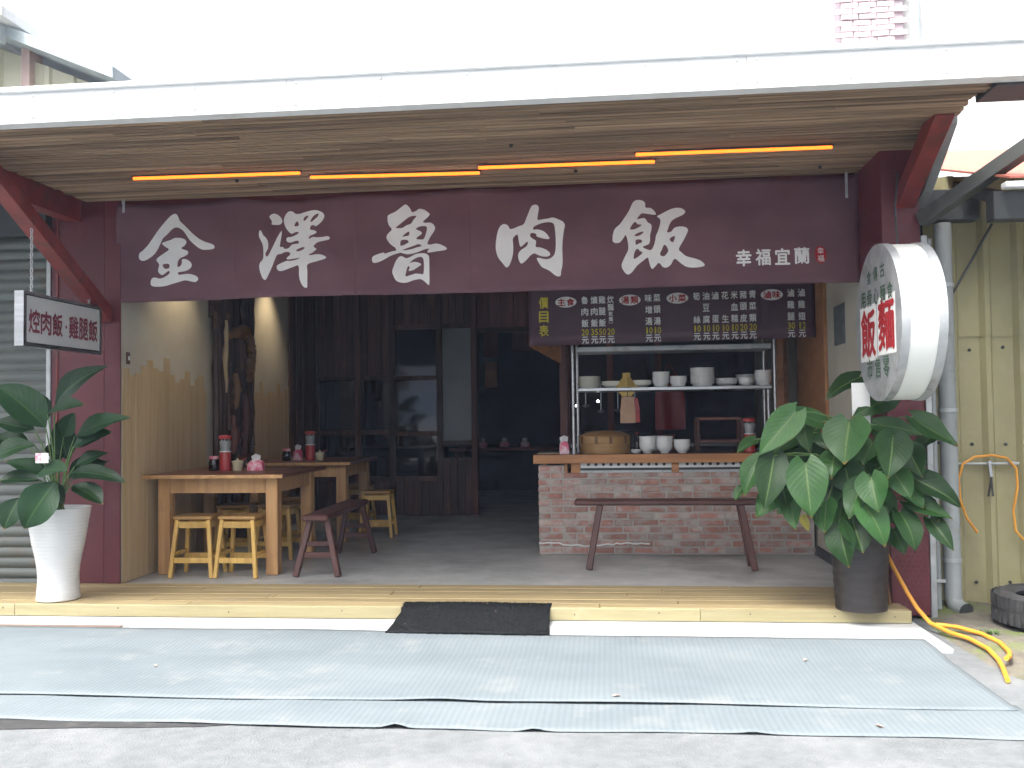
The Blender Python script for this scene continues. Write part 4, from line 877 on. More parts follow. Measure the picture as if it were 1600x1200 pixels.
make_table((-3.575, 6.87, 0), 1.11, 1.10, 'wooden table with dark red top nearest the street, yellow stools before it')
make_table((-3.575, 8.72, 0), 1.12, 1.10, 'second wooden table with dark red top, in the dim part behind the first')

# ------------------------------------------------------------------ stools
def make_stool(loc, rz, label, seat=0.30, H=0.465):
    t = thing('wooden_stool', loc, label, 'stool', 'yellow wooden stools'); t.rotation_euler.z = rz
    s = seat / 2; b = s + 0.012
    MB().box(-s, s, -s * 0.85, s * 0.85, H - 0.026, H).build('seat', 'stool_seat', t, bevel=0.006, local=True)
    a = s - 0.028
    corners = [(i, j) for i in (-1, 1) for j in (-1, 1)]
    for i, j in corners:
        MB().beam((i * b, j * b * 0.9, 0), (i * a, j * a * 0.85, H - 0.027), 0.030, 0.030, (0, 1, 0)).build('leg', 'stool_wood', t, bevel=0.003, local=True)
    def at(f, i, j): return Vector((i * (b + (a - b) * f), j * (b * 0.9 + (a * 0.85 - b * 0.9) * f), f * (H - 0.027)))
    for f, hh in ((0.30, 0.042), (0.91, 0.05)):
        for j in (-1, 1): MB().beam(at(f, -1, j) + Vector((0.015, 0, 0)), at(f, 1, j) - Vector((0.015, 0, 0)), 0.016, hh).build('rail', 'stool_wood', t, bevel=0.002, local=True)
    for f, hh in ((0.40, 0.03), (0.91, 0.05)):
        for i in (-1, 1): MB().beam(at(f, i, -1) + Vector((0, 0.015, 0)), at(f, i, 1) - Vector((0, 0.015, 0)), 0.016, hh).build('rail', 'stool_wood', t, bevel=0.002, local=True)
    return t
make_stool((-3.175, 6.97, 0), 0.03, 'yellow stool at the front of the first table, nearer the left pillar')
make_stool((-2.815, 6.97, 0), -0.03, 'yellow stool at the front of the first table, nearer the dark bench')
make_stool((-3.22, 7.85, 0), 0.06, 'stool in shade at the far side of the first table, nearer the wall')
make_stool((-2.86, 7.88, 0), -0.02, 'stool in shade at the far side of the first table, away from the wall')
make_stool((-2.92, 8.42, 0), 0.0, 'stool between the two tables, seen behind the front table leg')
make_stool((-2.32, 9.25, 0), 0.05, 'stool standing right of the second table in the dim interior')
make_stool((-2.72, 9.95, 0), 0.0, 'stool beyond the second table, barely lit')

# ------------------------------------------------------------------ benches
def make_bench(loc, rz, L, label, H=0.47, top_w=0.20, splay=0.33, inset=0.12, rails=True, end_lean=0.06):
    t = thing('wooden_bench', loc, label, 'bench'); t.rotation_euler.z = rz
    MB().box(-L / 2, L / 2, -top_w / 2, top_w / 2, H - 0.045, H).build('seat', 'bench_wood', t, bevel=0.012, local=True)
    for e in (-1, 1):
        ft = []; tp = []
        for j in (-1, 1):
            a = Vector((e * (L / 2 - inset + end_lean), j * splay / 2, 0)); b = Vector((e * (L / 2 - inset), j * (top_w / 2 - 0.035), H - 0.046))
            MB().beam(a, b, 0.046, 0.05, (1, 0, 0)).build('leg', 'bench_wood', t, bevel=0.006, local=True); ft.append(a); tp.append(b)
        if rails:
            for f, hh in ((0.38, 0.045), (0.58, 0.04)):
                p, q = ft[0].lerp(tp[0], f), ft[1].lerp(tp[1], f)
                MB().beam(p + Vector((0, 0.02, 0)), q - Vector((0, 0.02, 0)), 0.02, hh).build('rail', 'bench_wood', t, bevel=0.003, local=True)
    return t
make_bench((-2.225, 7.52, 0), R(91.5), 1.36, 'short dark red-brown bench standing beside the first table')
make_bench((0.475, 7.37, 0), R(-1.0), 1.48, 'long dark red-brown bench in front of the brick counter', H=0.535, top_w=0.16, splay=0.24, inset=0.20, rails=False, end_lean=0.09)

# ------------------------------------------------------------------ brick counter
bc = thing('brick_counter', (0.57, 8.25, 0), 'red brick serving counter with brown wooden top', 'counter')
CX0b, CX1b, CYb = -0.60, 1.72, 8.05
MB().box(CX0b + 0.006, CX1b, CYb + 0.006, CYb + 0.62, 0, 0.700).build('mortar_core', 'mortar', bc)
MB().box(CX0b + 0.006, -0.375, CYb + 0.006, CYb + 0.6, 0.7005, 0.768).build('mortar_core', 'mortar', bc)
rowh = 0.0585; full = [MB().box(-w_ / 2, w_ / 2, 0, 0.03, -0.0235, 0.0235).mesh('brick', 'brick', bevel=0.004) for w_ in (0.205, 0.10, 0.15)]
for r in range(13):
    z = 0.008 + 0.0285 + r * rowh
    x = CX0b + random.uniform(-0.002, 0.002); k = 0
    end = CX1b - 0.01 if r < 12 else -0.39
    while x < end - 0.05:
        kind = (0 if random.random() < 0.66 else (1 if random.random() < 0.6 else 2))
        if k == 0: kind = 1 if r % 2 else 0
        w_ = (0.205, 0.10, 0.15)[kind]
        if x + w_ > end + 0.04: kind = 1; w_ = 0.10
        inst('brick', full[kind], bc, (x + w_ / 2, CYb + random.uniform(-0.004, 0.0035), z + random.uniform(-0.003, 0.003)), (0, random.uniform(-0.012, 0.012), random.uniform(-0.012, 0.012)), (1, 1, random.uniform(0.86, 1.04)))
        x += w_ + random.uniform(0.010, 0.018); k += 1
    for yk in range(2):
        inst('brick', full[0], bc, (CX0b + 0.001, CYb + 0.16 + 0.225 * yk + (0.1 if r % 2 else 0), z), (0, 0, -math.pi / 2))
# smeared white mortar line near the foot
m = MB(); x = CX0b
pts = []
while x < 0.35:
    pts.append((x, CYb - 0.005, 0.085 + 0.012 * math.sin(9 * x) + random.uniform(-0.007, 0.007))); x += 0.035
m.tube(pts, 0.007, 5); m.build('mortar_smear', 'letter_white', bc)
MB().box(-0.635, 1.74, CYb - 0.055, CYb + 0.70, 0.838, 0.862).build('counter_board', 'counter_top', bc, bevel=0.003)
MB().box(-0.637, 1.74, CYb - 0.062, CYb - 0.056, 0.785, 0.860).build('edge_board', 'counter_wood', bc, bevel=0.002)
MB().box(-0.62, 1.74, CYb - 0.05, CYb + 0.68, 0.79, 0.836).build('under_frame', 'counter_wood', bc)
for x0, x1 in ((-0.56, -0.53), (-0.372, -0.345), (-0.315, -0.235), (0.545, 0.605), (1.30, 1.36)):
    MB().box(x0, x1, CYb - 0.012, CYb + 0.05, 0.701 if x0 > -0.4 else 0.769, 0.789).build('block', 'counter_wood', bc, bevel=0.002)
for x0, x1 in ((-0.234, 0.544), (0.606, 1.299)):
    MB().box(x0, x1, CYb + 0.002, CYb + 0.006, 0.742, 0.788).build('vent_strip', 'porcelain', bc)
    MB().box(x0, x1, CYb - 0.008, CYb + 0.02, 0.7015, 0.720).build('vent_sill', 'galvanized', bc)
    MB().box(x0, x1, CYb + 0.012, CYb + 0.02, 0.7205, 0.788).build('vent_dark', 'dark_metal', bc)
    hole = MB(); x = x0 + 0.07
    while x < x1 - 0.03:
        hole.lathe([(0.0145, 0), (0.0145, -0.002)], (x, CYb + 0.0015, 0.772), 12, 'Y'); x += 0.0645
    o = hole.build('vent_holes', 'dark_metal', bc)

# shelf rack on the counter
sr = thing('shelf_rack', (0.57, 8.2, 0.862), 'stainless steel shelf rack standing on the brick counter', 'rack')
for x, y in ((-0.287, 8.06), (1.425, 8.06), (-0.26, 8.45), (1.40, 8.45)): MB().tube([(x, y, 0.8625), (x, y, 2.3)], 0.015, 10).build('post', 'steel', sr, smooth=True)
MB().tube([(1.375, 8.10, 0.8625), (1.375, 8.10, 1.40)], 0.014, 10).build('post', 'steel', sr, smooth=True)
MB().box(-0.25, 1.40, 8.055, 8.46, 1.402, 1.434).build('shelf', 'steel', sr, bevel=0.005)
MB().box(-0.25, 1.40, 8.055, 8.46, 1.745, 1.790).build('shelf', 'galvanized', sr, bevel=0.005)
so = thing('stall_frame', (0.57, 8.6, 0), 'brown wooden stall posts and eave boards around the kitchen opening', 'frame')
for x, y in ((-0.40, 8.72), (1.62, 8.72)): MB().box(x - 0.035, x + 0.035, y - 0.035, y + 0.035, 0, 2.89).build('post', 'counter_wood' if x > 0 else 'red_wood', so, bevel=0.003)
MB().box(1.50, 1.58, 8.47, 8.55, 0.87, 2.89).build('post', 'counter_wood', so, bevel=0.003)
MB().add([(-0.66, 7.95, 1.80), (-0.40, 8.35, 1.66), (-0.40, 8.35, 1.90), (-0.66, 7.95, 1.90), (-0.66, 7.97, 1.80), (-0.40, 8.37, 1.66), (-0.40, 8.37, 1.90), (-0.66, 7.97, 1.90)],
         [(0, 1, 2, 3), (7, 6, 5, 4), (0, 4, 5, 1), (1, 5, 6, 2), (2, 6, 7, 3), (3, 7, 4, 0)]).build('eave_board', 'counter_wood', so)
MB().box(-0.40, 1.62, 8.68, 8.76, 1.92, 2.0).build('eave_rail', 'red_wood', so)

# crockery
def bowl_mesh(name, r, h, m, foot=0.5):
    return MB().lathe([(r * foot * 0.9, 0), (r * foot, 0), (r * foot, h * 0.1), (r * 0.8, h * 0.38), (r * 0.96, h * 0.75), (r, h), (r * 0.965, h * 0.985), (r * 0.9, h * 0.7), (r * 0.7, h * 0.35), (0.001, h * 0.18)], n=28).mesh(name, m, smooth=True)
ORD = ['lowest', 'second', 'third', 'fourth', 'fifth', 'sixth', 'seventh', 'eighth', 'ninth', 'tenth', 'eleventh']
def stack(name, x, y, z, r, h, step, n, what, where, group, m='porcelain', foot=0.5):
    me = bowl_mesh(name, r, h, m, foot)
    for k in range(n):
        label = what + ', ' + ('topmost' if k == n - 1 else 'lowest' if k == 0 else ORD[k] + ' from below') + ', ' + where
        o = inst(name, me, None, (x + random.uniform(-0.002, 0.002), y + random.uniform(-0.002, 0.002), z + k * step), (0, 0, random.uniform(0, 6)))
        tag(o, label, name.split('_')[-1], group)
SZ = 1.4345; SY = 8.17
stack('dinner_plate', -0.145, SY, SZ, 0.102, 0.020, 0.0115, 8, 'cream plate', 'in the straight stack at the shelf left end', 'plates stacked at the left end of the shelf', 'porcelain_cream', 0.85)
stack('soup_plate', 0.055, SY, SZ, 0.100, 0.034, 0.011, 3, 'cream plate', 'in the low stack left of the yellow holder', 'plates left of the yellow paper', 'porcelain_cream', 0.6)
stack('soup_plate', 0.295, SY, SZ, 0.100, 0.036, 0.012, 3, 'cream plate', 'in the low stack right of the yellow holder', 'plates right of the yellow paper', 'porcelain_cream', 0.6)
stack('rice_bowl', 0.475, SY, SZ, 0.074, 0.050, 0.0135, 7, 'white bowl', 'in the tall narrow stack at shelf middle', 'bowls in the tall middle stack', foot=0.82)
stack('rice_bowl', 0.625, SY, SZ, 0.074, 0.050, 0.0135, 4, 'white bowl', 'in the shorter stack at shelf middle', 'bowls in the shorter middle stack', foot=0.82)
stack('dinner_plate', 0.83, SY, SZ, 0.106, 0.034, 0.0125, 11, 'white plate', 'in the tallest wide stack on the shelf', 'plates in the tallest stack', foot=0.8)
stack('soup_plate', 1.04, 8.2, SZ, 0.098, 0.034, 0.011, 4, 'white plate', 'in the low stack right of the tallest', 'plates in the low stack on the right of the shelf', foot=0.65)
stack('rice_bowl', 1.195, 8.13, SZ, 0.070, 0.052, 0.014, 2, 'white bowl', 'in the pair near the shelf right end', 'pair of bowls near the right end', foot=0.6)
stack('rice_bowl', 1.345, SY, SZ, 0.074, 0.050, 0.0135, 7, 'white bowl', 'in the stack at the shelf right end', 'bowls stacked at the right end', foot=0.85)
stack('soup_plate', 1.22, 8.33, SZ, 0.085, 0.036, 0.013, 6, 'white plate', 'in the stack behind the bowl pair', 'plates behind the pair of bowls', foot=0.7)
CZ = 0.8625
stack('serving_bowl', 0.345, 8.13, CZ, 0.071, 0.072, 0.0145, 6, 'white bowl', 'in the counter stack beside the steamer', 'bowls in the left counter stack', foot=0.5)
stack('serving_bowl', 0.492, 8.12, CZ, 0.071, 0.072, 0.0145, 6, 'white bowl', 'in the middle of three counter stacks', 'bowls in the middle counter stack', foot=0.5)
stack('serving_bowl', 0.640, 8.12, CZ, 0.071, 0.072, 0.0145, 4, 'white bowl', 'in the shortest of three counter stacks', 'bowls in the right counter stack', foot=0.5)
stack('sauce_dish', 0.245, 8.10, CZ, 0.045, 0.022, 0.012, 2, 'tiny white dish', 'between steamer and counter bowls', 'tiny dishes by the steamer', foot=0.55)

st = thing('bamboo_steamer', (-0.02, 8.28, CZ), 'round bamboo steamer with domed lid on the counter', 'steamer')
MB().lathe([(0.222, 0), (0.222, 0.085), (0.205, 0.085), (0.205, 0.01)], (-0.02, 8.28, CZ), 40).build('basket', 'bamboo', st, smooth=True)
MB().lathe([(0.228, 0.030), (0.228, 0.055)], (-0.02, 8.28, CZ), 40).build('hoop', 'bamboo', st, smooth=True)
MB().lathe([(0.229, 0.0865), (0.229, 0.148), (0.216, 0.158), (0.17, 0.180), (0.09, 0.194), (0.001, 0.198)], (-0.02, 8.28, CZ), 40).build('lid', 'bamboo', st, smooth=True)
MB().lathe([(0.233, 0.100), (0.233, 0.122)], (-0.02, 8.28, CZ), 40).build('lid_hoop', 'bamboo', st, smooth=True)
me = MB().box(-0.012, 0.012, -0.004, 0.002, 0, 0.060).mesh('binding', 'bamboo_dark')
for a in (-2.6, -1.9, -1.35, -0.7): inst('binding', me, st, (-0.02 + 0.231 * math.cos(a), 8.28 + 0.231 * math.sin(a), CZ + 0.088), (0, 0, a + math.pi / 2))

def tissue(loc, rz, label, tall=False):
    t = thing('tissue_pack', loc, label, 'tissue pack'); t.rotation_euler.z = rz
    w_, d_, h_ = (0.085, 0.06, 0.10) if tall else (0.135, 0.08, 0.075)
    vs = []; fs = []; nu, nv = 10, 6
    m = MB()
    prof = [(1.0, 0), (1.03, 0.15), (0.98, 0.55), (0.90, 0.85), (0.70, 1.0), (0.3, 1.06), (0.01, 1.05)]
    for a, h in prof:
        for i in range(16):
            th = 2 * math.pi * i / 16; c, s = math.cos(th), math.sin(th)
            q = 1 / max(abs(c), abs(s)) ** 0.8
            vs.append((w_ / 2 * a * c * q, d_ / 2 * a * s * q, h_ * h + (0.006 * math.sin(3 * th) if h > 0.5 else 0)))
    for j in range(len(prof) - 1):
        for i in range(16): fs.append((j * 16 + i, j * 16 + (i + 1) % 16, (j + 1) * 16 + (i + 1) % 16, (j + 1) * 16 + i))
    MB().add(vs, fs).build('packet', 'plastic_pink', t, smooth=True, local=True)
    MB().add([(-0.03, 0, h_ * 1.02), (0.03, 0.004, h_ * 1.02), (0.038, 0.01, h_ * 1.02 + 0.045), (0.0, -0.008, h_ * 1.02 + 0.06), (-0.04, 0.006, h_ * 1.02 + 0.04)], [(0, 1, 2, 3), (0, 3, 4)]).build('tissue', 'paper_white', t, local=True)
    return t
def canister(loc, label):
    t = thing('chopstick_canister', loc, label, 'canister', 'red chopstick canisters')
    MB().lathe([(0.046, 0), (0.046, 0.150), (0.044, 0.153)], n=22).build('body', 'plastic_red', t, smooth=True, local=True)
    MB().lathe([(0.047, 0.1535), (0.047, 0.163)], n=22).build('collar', 'paper_white', t, smooth=True, local=True)
    MB().lathe([(0.038, 0.1635), (0.050, 0.245), (0.047, 0.245), (0.036, 0.1655)], n=22).build('clear_sleeve', 'plastic_clear', t, smooth=True, local=True)
    for k in range(9):
        a = k * 0.7; MB().tube([(0.022 * math.cos(a), 0.022 * math.sin(a), 0.165), (0.034 * math.cos(a), 0.034 * math.sin(a), 0.258 - 0.006 * (k % 3))], 0.0035, 5).build('chopstick', 'chopsticks', t, local=True)
    MB().lathe([(0.052, 0.262), (0.052, 0.285), (0.045, 0.292), (0.001, 0.294)], n=22).build('lid', 'plastic_red', t, smooth=True, local=True)
def jar(loc, label):
    t = thing('soy_sauce_jar', loc, label, 'jar', 'soy sauce jars')
    MB().lathe([(0.038, 0), (0.043, 0.01), (0.043, 0.07), (0.034, 0.085), (0.034, 0.095)], n=20).build('glass', 'soy', t, smooth=True, local=True)
    MB().lathe([(0.039, 0.0955), (0.039, 0.115), (0.03, 0.12)], n=20).build('lid', 'plastic_pink', t, smooth=True, local=True)
def cup(loc, label):
    t = thing('spice_pot', loc, label, 'pot', 'cream spice pots')
    MB().lathe([(0.033, 0), (0.036, 0.004), (0.046, 0.070), (0.042, 0.070), (0.032, 0.01)], n=20).build('body', 'cream_plastic', t, smooth=True, local=True)
    MB().lathe([(0.048, 0.0705), (0.048, 0.077), (0.01, 0.086), (0.008, 0.10), (0.001, 0.102)], n=20).build('lid', 'cream_plastic', t, smooth=True, local=True)
    MB().beam((0.03, 0, 0.088), (0.075, 0.01, 0.102), 0.01, 0.006).build('spoon', 'plastic_red', t, local=True)
TZ = 0.7805
canister((-3.14, 7.40, TZ), 'red chopstick canister on the first table near the street')
jar((-3.245, 7.42, TZ), 'dark soy sauce jar left of the red canister on the first table')
cup((-3.035, 7.40, TZ), 'cream spice pot right of the red canister on the first table')
tissue((-2.885, 7.42, TZ), 0.1, 'pink tissue pack lying on the first table near the street')
canister((-2.98, 9.12, TZ), 'red chopstick canister on the second dim table')
cup((-2.875, 9.10, TZ), 'cream spice pot on the second dim table')
tissue((-3.12, 9.15, TZ), -0.3, 'pink tissue pack beside a dark jar on the second dim table', True)
jar((-3.22, 9.10, TZ), 'dark sauce jar on the second dim table')
tissue((-0.375, 8.12, CZ), 0.15, 'pink tissue packet standing at the left end of the counter', True)
canister((1.22, 8.16, CZ), 'red chopstick canister on the counter behind the green leaves')
tissue((1.60, 8.1, CZ), 0.0, 'pink tissue pack at the right end of the counter behind leaves')
cs = thing('chopstick_bundle', (-0.52, 8.1, CZ), 'loose wooden chopsticks lying at the counter corner', 'chopsticks')
for k in range(5): MB().tube([(-0.60 + 0.004 * k, 8.07 + 0.012 * k, CZ + 0.004 + 0.003 * (k % 2)), (-0.44 + 0.006 * k, 8.12 - 0.006 * k, CZ + 0.006 + 0.003 * (k % 2))], 0.0035, 5).build('chopstick', 'plank_beige', cs)

# hanging paper bags and yellow funnel paper by the shelf
hb = thing('paper_bag_bundle', (0.20, 8.03, 1.12), 'bundle of brown and red paper bags hanging from the steel shelf', 'bags')
def bag(x0, x1, z0, z1, y, m, n, tp=0.85):
    cx = (x0 + x1) / 2; vs = []
    for z, s, d in ((z0, 1.0, 0.025), ((z0 + z1) / 2, 0.97, 0.03), (z1, tp, 0.006)):
        h = (x1 - x0) / 2 * s
        vs += [(cx - h, y - d, z), (cx + h, y - d * 0.7, z), (cx + h, y + d, z), (cx - h, y + d, z)]
    fs = [(0, 3, 2, 1), (8, 9, 10, 11)]
    for k in (0, 4): fs += [(k + i, k + (i + 1) % 4, k + 4 + (i + 1) % 4, k + 4 + i) for i in range(4)]
    return MB().add(vs, fs).build(n, m, hb, bevel=0.004)
bag(0.115, 0.245, 1.125, 1.352, 8.02, 'paper_brown', 'brown_bag', 0.82); bag(0.20, 0.285, 1.13, 1.34, 8.075, 'plastic_red', 'red_bag', 0.6)
MB().tube([(0.18, 8.02, 1.352), (0.18, 8.02, 1.401)], 0.004, 6).build('hanger', 'dark_metal', hb)
yp = thing('yellow_funnel', (0.175, 8.10, SZ), 'yellow funnel-shaped paper holder standing on the steel shelf', 'holder')
MB().lathe([(0.095, 0), (0.085, 0.02), (0.045, 0.07), (0.034, 0.085), (0.034, 0.125)], (0.175, 8.095, SZ), 4).build('holder', 'paper_yellow', yp)
yb = single('yellow_hook_board', MB().add([(0.10, 8.045, 1.395), (0.245, 8.045, 1.395), (0.21, 8.045, 1.355), (0.135, 8.045, 1.355), (0.10, 8.05, 1.395), (0.245, 8.05, 1.395), (0.21, 8.05, 1.355), (0.135, 8.05, 1.355)],
     [(0, 3, 2, 1), (4, 5, 6, 7), (0, 1, 5, 4), (1, 2, 6, 5), (2, 3, 7, 6), (3, 0, 4, 7)]), 'paper_yellow', 'yellow board under the steel shelf above the hanging bags', 'board')

# wooden display frame on the counter, kettle steam pots behind
wf = thing('wooden_display_frame', (0.98, 8.45, CZ), 'small dark red wooden frame on the counter right of the bowls', 'frame')
for x in (0.80, 1.18):
    for y in (8.32, 8.58): MB().box(x - 0.012, x + 0.012, y - 0.012, y + 0.012, CZ, CZ + 0.29).build('post', 'red_wood', wf)
for z in (0.09, 0.29):
    for y in (8.32, 8.58): MB().box(0.8125, 1.1675, y - 0.01, y + 0.01, CZ + z - 0.012, CZ + z + 0.010).build('rail', 'red_wood', wf)
ck = thing('cooking_pot', (0.08, 9.6, 0.0), 'steel cooking pot on a dark stove behind the steamer', 'pot')
MB().box(-0.3, 0.75, 9.3, 9.95, 0, 0.78).build('stove', 'dark_metal', ck, bevel=0.01)
MB().lathe([(0.24, 0.785), (0.24, 1.02), (0.25, 1.03), (0.225, 1.03), (0.22, 0.85)], (0.02, 9.6, 0), 30).build('pot_body', 'steel', ck, smooth=True)
MB().lathe([(0.16, 0.785), (0.16, 0.98), (0.17, 0.99), (0.15, 0.99)], (0.48, 9.6, 0), 26).build('small_pot', 'steel', ck, smooth=True)
for x, y, z, lab in ((-0.30, 9.3, 1.292, 'tiny bright bulb left of the shelf post in the kitchen'), (-0.085, 9.3, 1.335, 'tiny bright bulb seen under the shelf left of the bags')):
    t = thing('bright_speck', (x, y, z), lab, 'speck', 'tiny bright kitchen specks')
    MB().lathe([(0.001, -0.011), (0.008, -0.008), (0.011, 0), (0.008, 0.008), (0.003, 0.012)], (x, y, z), 12).build('speck', 'speck_glow', t, smooth=True)  # tiny glowing ball, with a thin cord up to the ceiling
    MB().tube([(x, y, z + 0.012), (x, y, 2.89)], 0.002, 5).build('cord', 'dark_metal', t)

# dim things inside the kitchen and the back room
ap = thing('apron', (0.72, 10.72, 1.05), 'dark red apron hanging in the dim kitchen behind the shelf', 'apron')
vs = []
for j in range(9):
    for i in range(9):
        u = i / 8 - 0.5; v = j / 8; w_ = 0.34 - 0.16 * max(0, v - 0.6) / 0.4
        vs.append((0.72 + u * w_, 10.72 + 0.02 * math.sin(9 * u + 2 * v), 1.02 + 0.62 * v))
MB().add(vs, [(j * 9 + i, j * 9 + i + 1, (j + 1) * 9 + i + 1, (j + 1) * 9 + i) for j in range(8) for i in range(8)]).build('cloth', 'plastic_red', ap, smooth=True)
MB().tube([(0.64, 10.72, 1.64), (0.72, 10.76, 1.78), (0.80, 10.72, 1.64)], 0.006, 6).build('strap', 'plastic_red', ap)
for x, y, h, m_, lab in ((0.30, 9.42, 0.24, 'soy', 'dark sauce bottle on the stove beside the small pot'), (0.66, 9.45, 0.21, 'honey_wood', 'amber oil bottle at the right end of the stove'), (-0.24, 9.40, 0.22, 'sign_white', 'white plastic bottle at the left end of the stove')):
    t = thing('sauce_bottle', (x, y, 0.781), lab, 'bottle', 'bottles on the stove')
    MB().lathe([(0.034, 0), (0.036, 0.01), (0.036, h * 0.6), (0.014, h * 0.8), (0.013, h * 0.93)], (x, y, 0.7805), 18).build('body', m_, t, smooth=True)
    MB().lathe([(0.016, h * 0.931), (0.016, h)], (x, y, 0.7805), 14).build('cap', 'plastic_red', t, smooth=True)
lr = thing('ladle_rack', (0.0, 9.98, 1.5), 'steel rail with hanging ladles above the cooking pot', 'rack')
MB().tube([(-0.32, 9.98, 1.52), (0.45, 9.98, 1.52)], 0.008, 8).build('rail', 'steel', lr, smooth=True)
for x in (-0.22, -0.06, 0.12, 0.30):
    L = random.uniform(0.20, 0.27)
    MB().tube([(x, 9.97, 1.535), (x, 9.965, 1.515 - L)], 0.005, 6).build('handle', 'steel', lr)
    MB().lathe([(0.001, -0.03), (0.03, -0.022), (0.042, 0), (0.038, 0), (0.02, -0.018)], (x, 9.965, 1.51 - L), 16).build('ladle_bowl', 'steel', lr, smooth=True)
for x in (-0.30, 0.43): MB().tube([(x, 9.98, 1.52), (x, 9.98, 2.89)], 0.004, 5).build('hanger', 'dark_metal', lr)
for x, y, lab in ((-1.75, 13.0, 'pink packet on the back-room table, nearer the door post'), (-1.45, 13.1, 'pink packet in the middle of the back-room table'), (-1.15, 13.0, 'pink packet on the back-room table, nearer the kitchen')):
    tissue((x, y, 0.7605), random.uniform(-0.4, 0.4), lab)

# ================================================================== STREET FRONT THINGS
def ribbon_mat(name, x0, x1, yfun0, yfun1, zfun, nx, ny, label, thick=0.003):
    vs = []
    for j in range(ny + 1):
        for i in range(nx + 1):
            x = x0 + (x1 - x0) * i / nx; a, b = yfun0(x), yfun1(x); y = a + (b - a) * j / ny
            vs.append((x, y, zfun(x, y, j / ny)))
    fs = [(j * (nx + 1) + i, j * (nx + 1) + i + 1, (j + 1) * (nx + 1) + i + 1, (j + 1) * (nx + 1) + i) for j in range(ny) for i in range(nx)]
    o = MB().add(vs, fs).build(name, 'rubber_mat', smooth=True)
    s = o.modifiers.new('thickness', 'SOLIDIFY'); s.thickness = thick; s.offset = 1
    return tag(o, label, 'mat')
def bump_at(x, c, w_): return math.exp(-((x - c) / w_) ** 2)
def low_z(x, y, t):
    e = (1 - t) ** 3
    return G + 0.0035 + 0.0015 * math.sin(2.1 * x + y) + 0.0015 * math.sin(13 * x + 5 * y) * math.sin(3 * x) + e * (0.017 * bump_at(x, -0.90, 0.042) + 0.014 * bump_at(x, -0.32, 0.048) + 0.007 * bump_at(x, 0.57, 0.045) + 0.002 * (1 + math.sin(3.3 * x)))
ribbon_mat('rubber_mat', -5.5, 1.76, lambda x: 3.862 + 0.012 * math.sin(1.7 * x) + 0.006 * math.sin(6 * x), lambda x: 4.31, low_z, 240, 10, 'lower grey ribbed rubber mat with curled front edge on the street')
def up_z(x, y, t):
    base = G + 0.0125 + 0.002 * math.sin(1.6 * x + 2 * y) + 0.0018 * math.sin(11 * y + 1.2 * math.sin(2 * x)) * math.sin(1.1 * x + 1)
    s = min(1, max(0, (y - 5.02) / 0.22)); s = s * s * (3 - 2 * s)
    return base + s * (-0.0705 - (G + 0.0125)) + (1 - t) ** 6 * (0.002 * math.sin(2.6 * x + 1.2) + 0.009 * bump_at(x, -0.78, 0.16)) + 0.003 * math.sin(3 * x) * t
ribbon_mat('rubber_mat', -5.5, 1.735, lambda x: 4.212 + 0.018 * math.sin(1.15 * x + 0.8) + 0.006 * math.sin(4.1 * x), lambda x: 5.435 - 0.018 * x - 0.012 * math.cos(1.4 * x), up_z, 200, 24, 'upper wide grey ribbed rubber mat laid before the deck')

tp = MB()
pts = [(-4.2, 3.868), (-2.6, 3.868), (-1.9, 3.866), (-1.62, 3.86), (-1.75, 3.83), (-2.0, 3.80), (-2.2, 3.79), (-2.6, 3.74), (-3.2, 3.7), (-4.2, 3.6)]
tag(MB().add([(x, y, street_z(x, y) + 0.003) for x, y in pts], [tuple(range(len(pts)))]).build('dark_patch', 'rubber_black'), 'dark patch beside the mat edge', None, None, 'structure')  # thin dark sheet on the asphalt along the lower mat's front edge
single('drain_cover', MB().box(-4.6, -3.02, 5.455, 5.56, G + 0.0225, G + 0.028), 'rust_plate', 'flat rusty brown drain cover in the pale concrete strip', 'drain cover', bevel=0.003)
single('drain_grate', MB().box(1.93, 3.0, 4.22, 4.42, G - 0.01, G + 0.012), 'rust_plate', 'dull brown drain plate at the right end of the mats', 'drain cover', bevel=0.003)

# doormat draped over the deck edge
dm = thing('doormat', (-0.84, 5.7, G), 'black coir doormat draped over the middle of the deck edge', 'doormat')
path = [(5.935, 0.008), (5.88, 0.008), (5.835, 0.007), (5.808, -0.002), (5.775, -0.022), (5.70, -0.045), (5.62, -0.058), (5.54, -0.064), (5.46, -0.062), (5.405, -0.0585)]
vs = []; nx = 60
for j, (y, z) in enumerate(path):
    t = j / (len(path) - 1)
    for i in range(nx + 1):
        u = i / nx; xa = -1.312 - 0.02 * max(0, t - 0.3); xb = -0.372 + 0.03 * max(0, t - 0.3)
        x = xa + (xb - xa) * u + (random.uniform(-0.008, 0.008) if i in (0, nx) else 0)
        yy = y + (random.uniform(-0.007, 0.007) if j in (0, len(path) - 1) else 0)
        vs.append((x, yy, z + random.uniform(0, 0.003) + 0.003 * math.sin(5 * x)))
fs = [(j * (nx + 1) + i, j * (nx + 1) + i + 1, (j + 1) * (nx + 1) + i + 1, (j + 1) * (nx + 1) + i) for j in range(len(path) - 1) for i in range(nx)]
o = MB().add(vs, fs).build('mat_body', 'coir', dm, smooth=True)
s = o.modifiers.new('thickness', 'SOLIDIFY'); s.thickness = 0.012; s.offset = -1
pile = MB()
def path_at(t):
    f = t * (len(path) - 1); k = min(int(f), len(path) - 2); f -= k
    return path[k][0] + (path[k + 1][0] - path[k][0]) * f, path[k][1] + (path[k + 1][1] - path[k][1]) * f
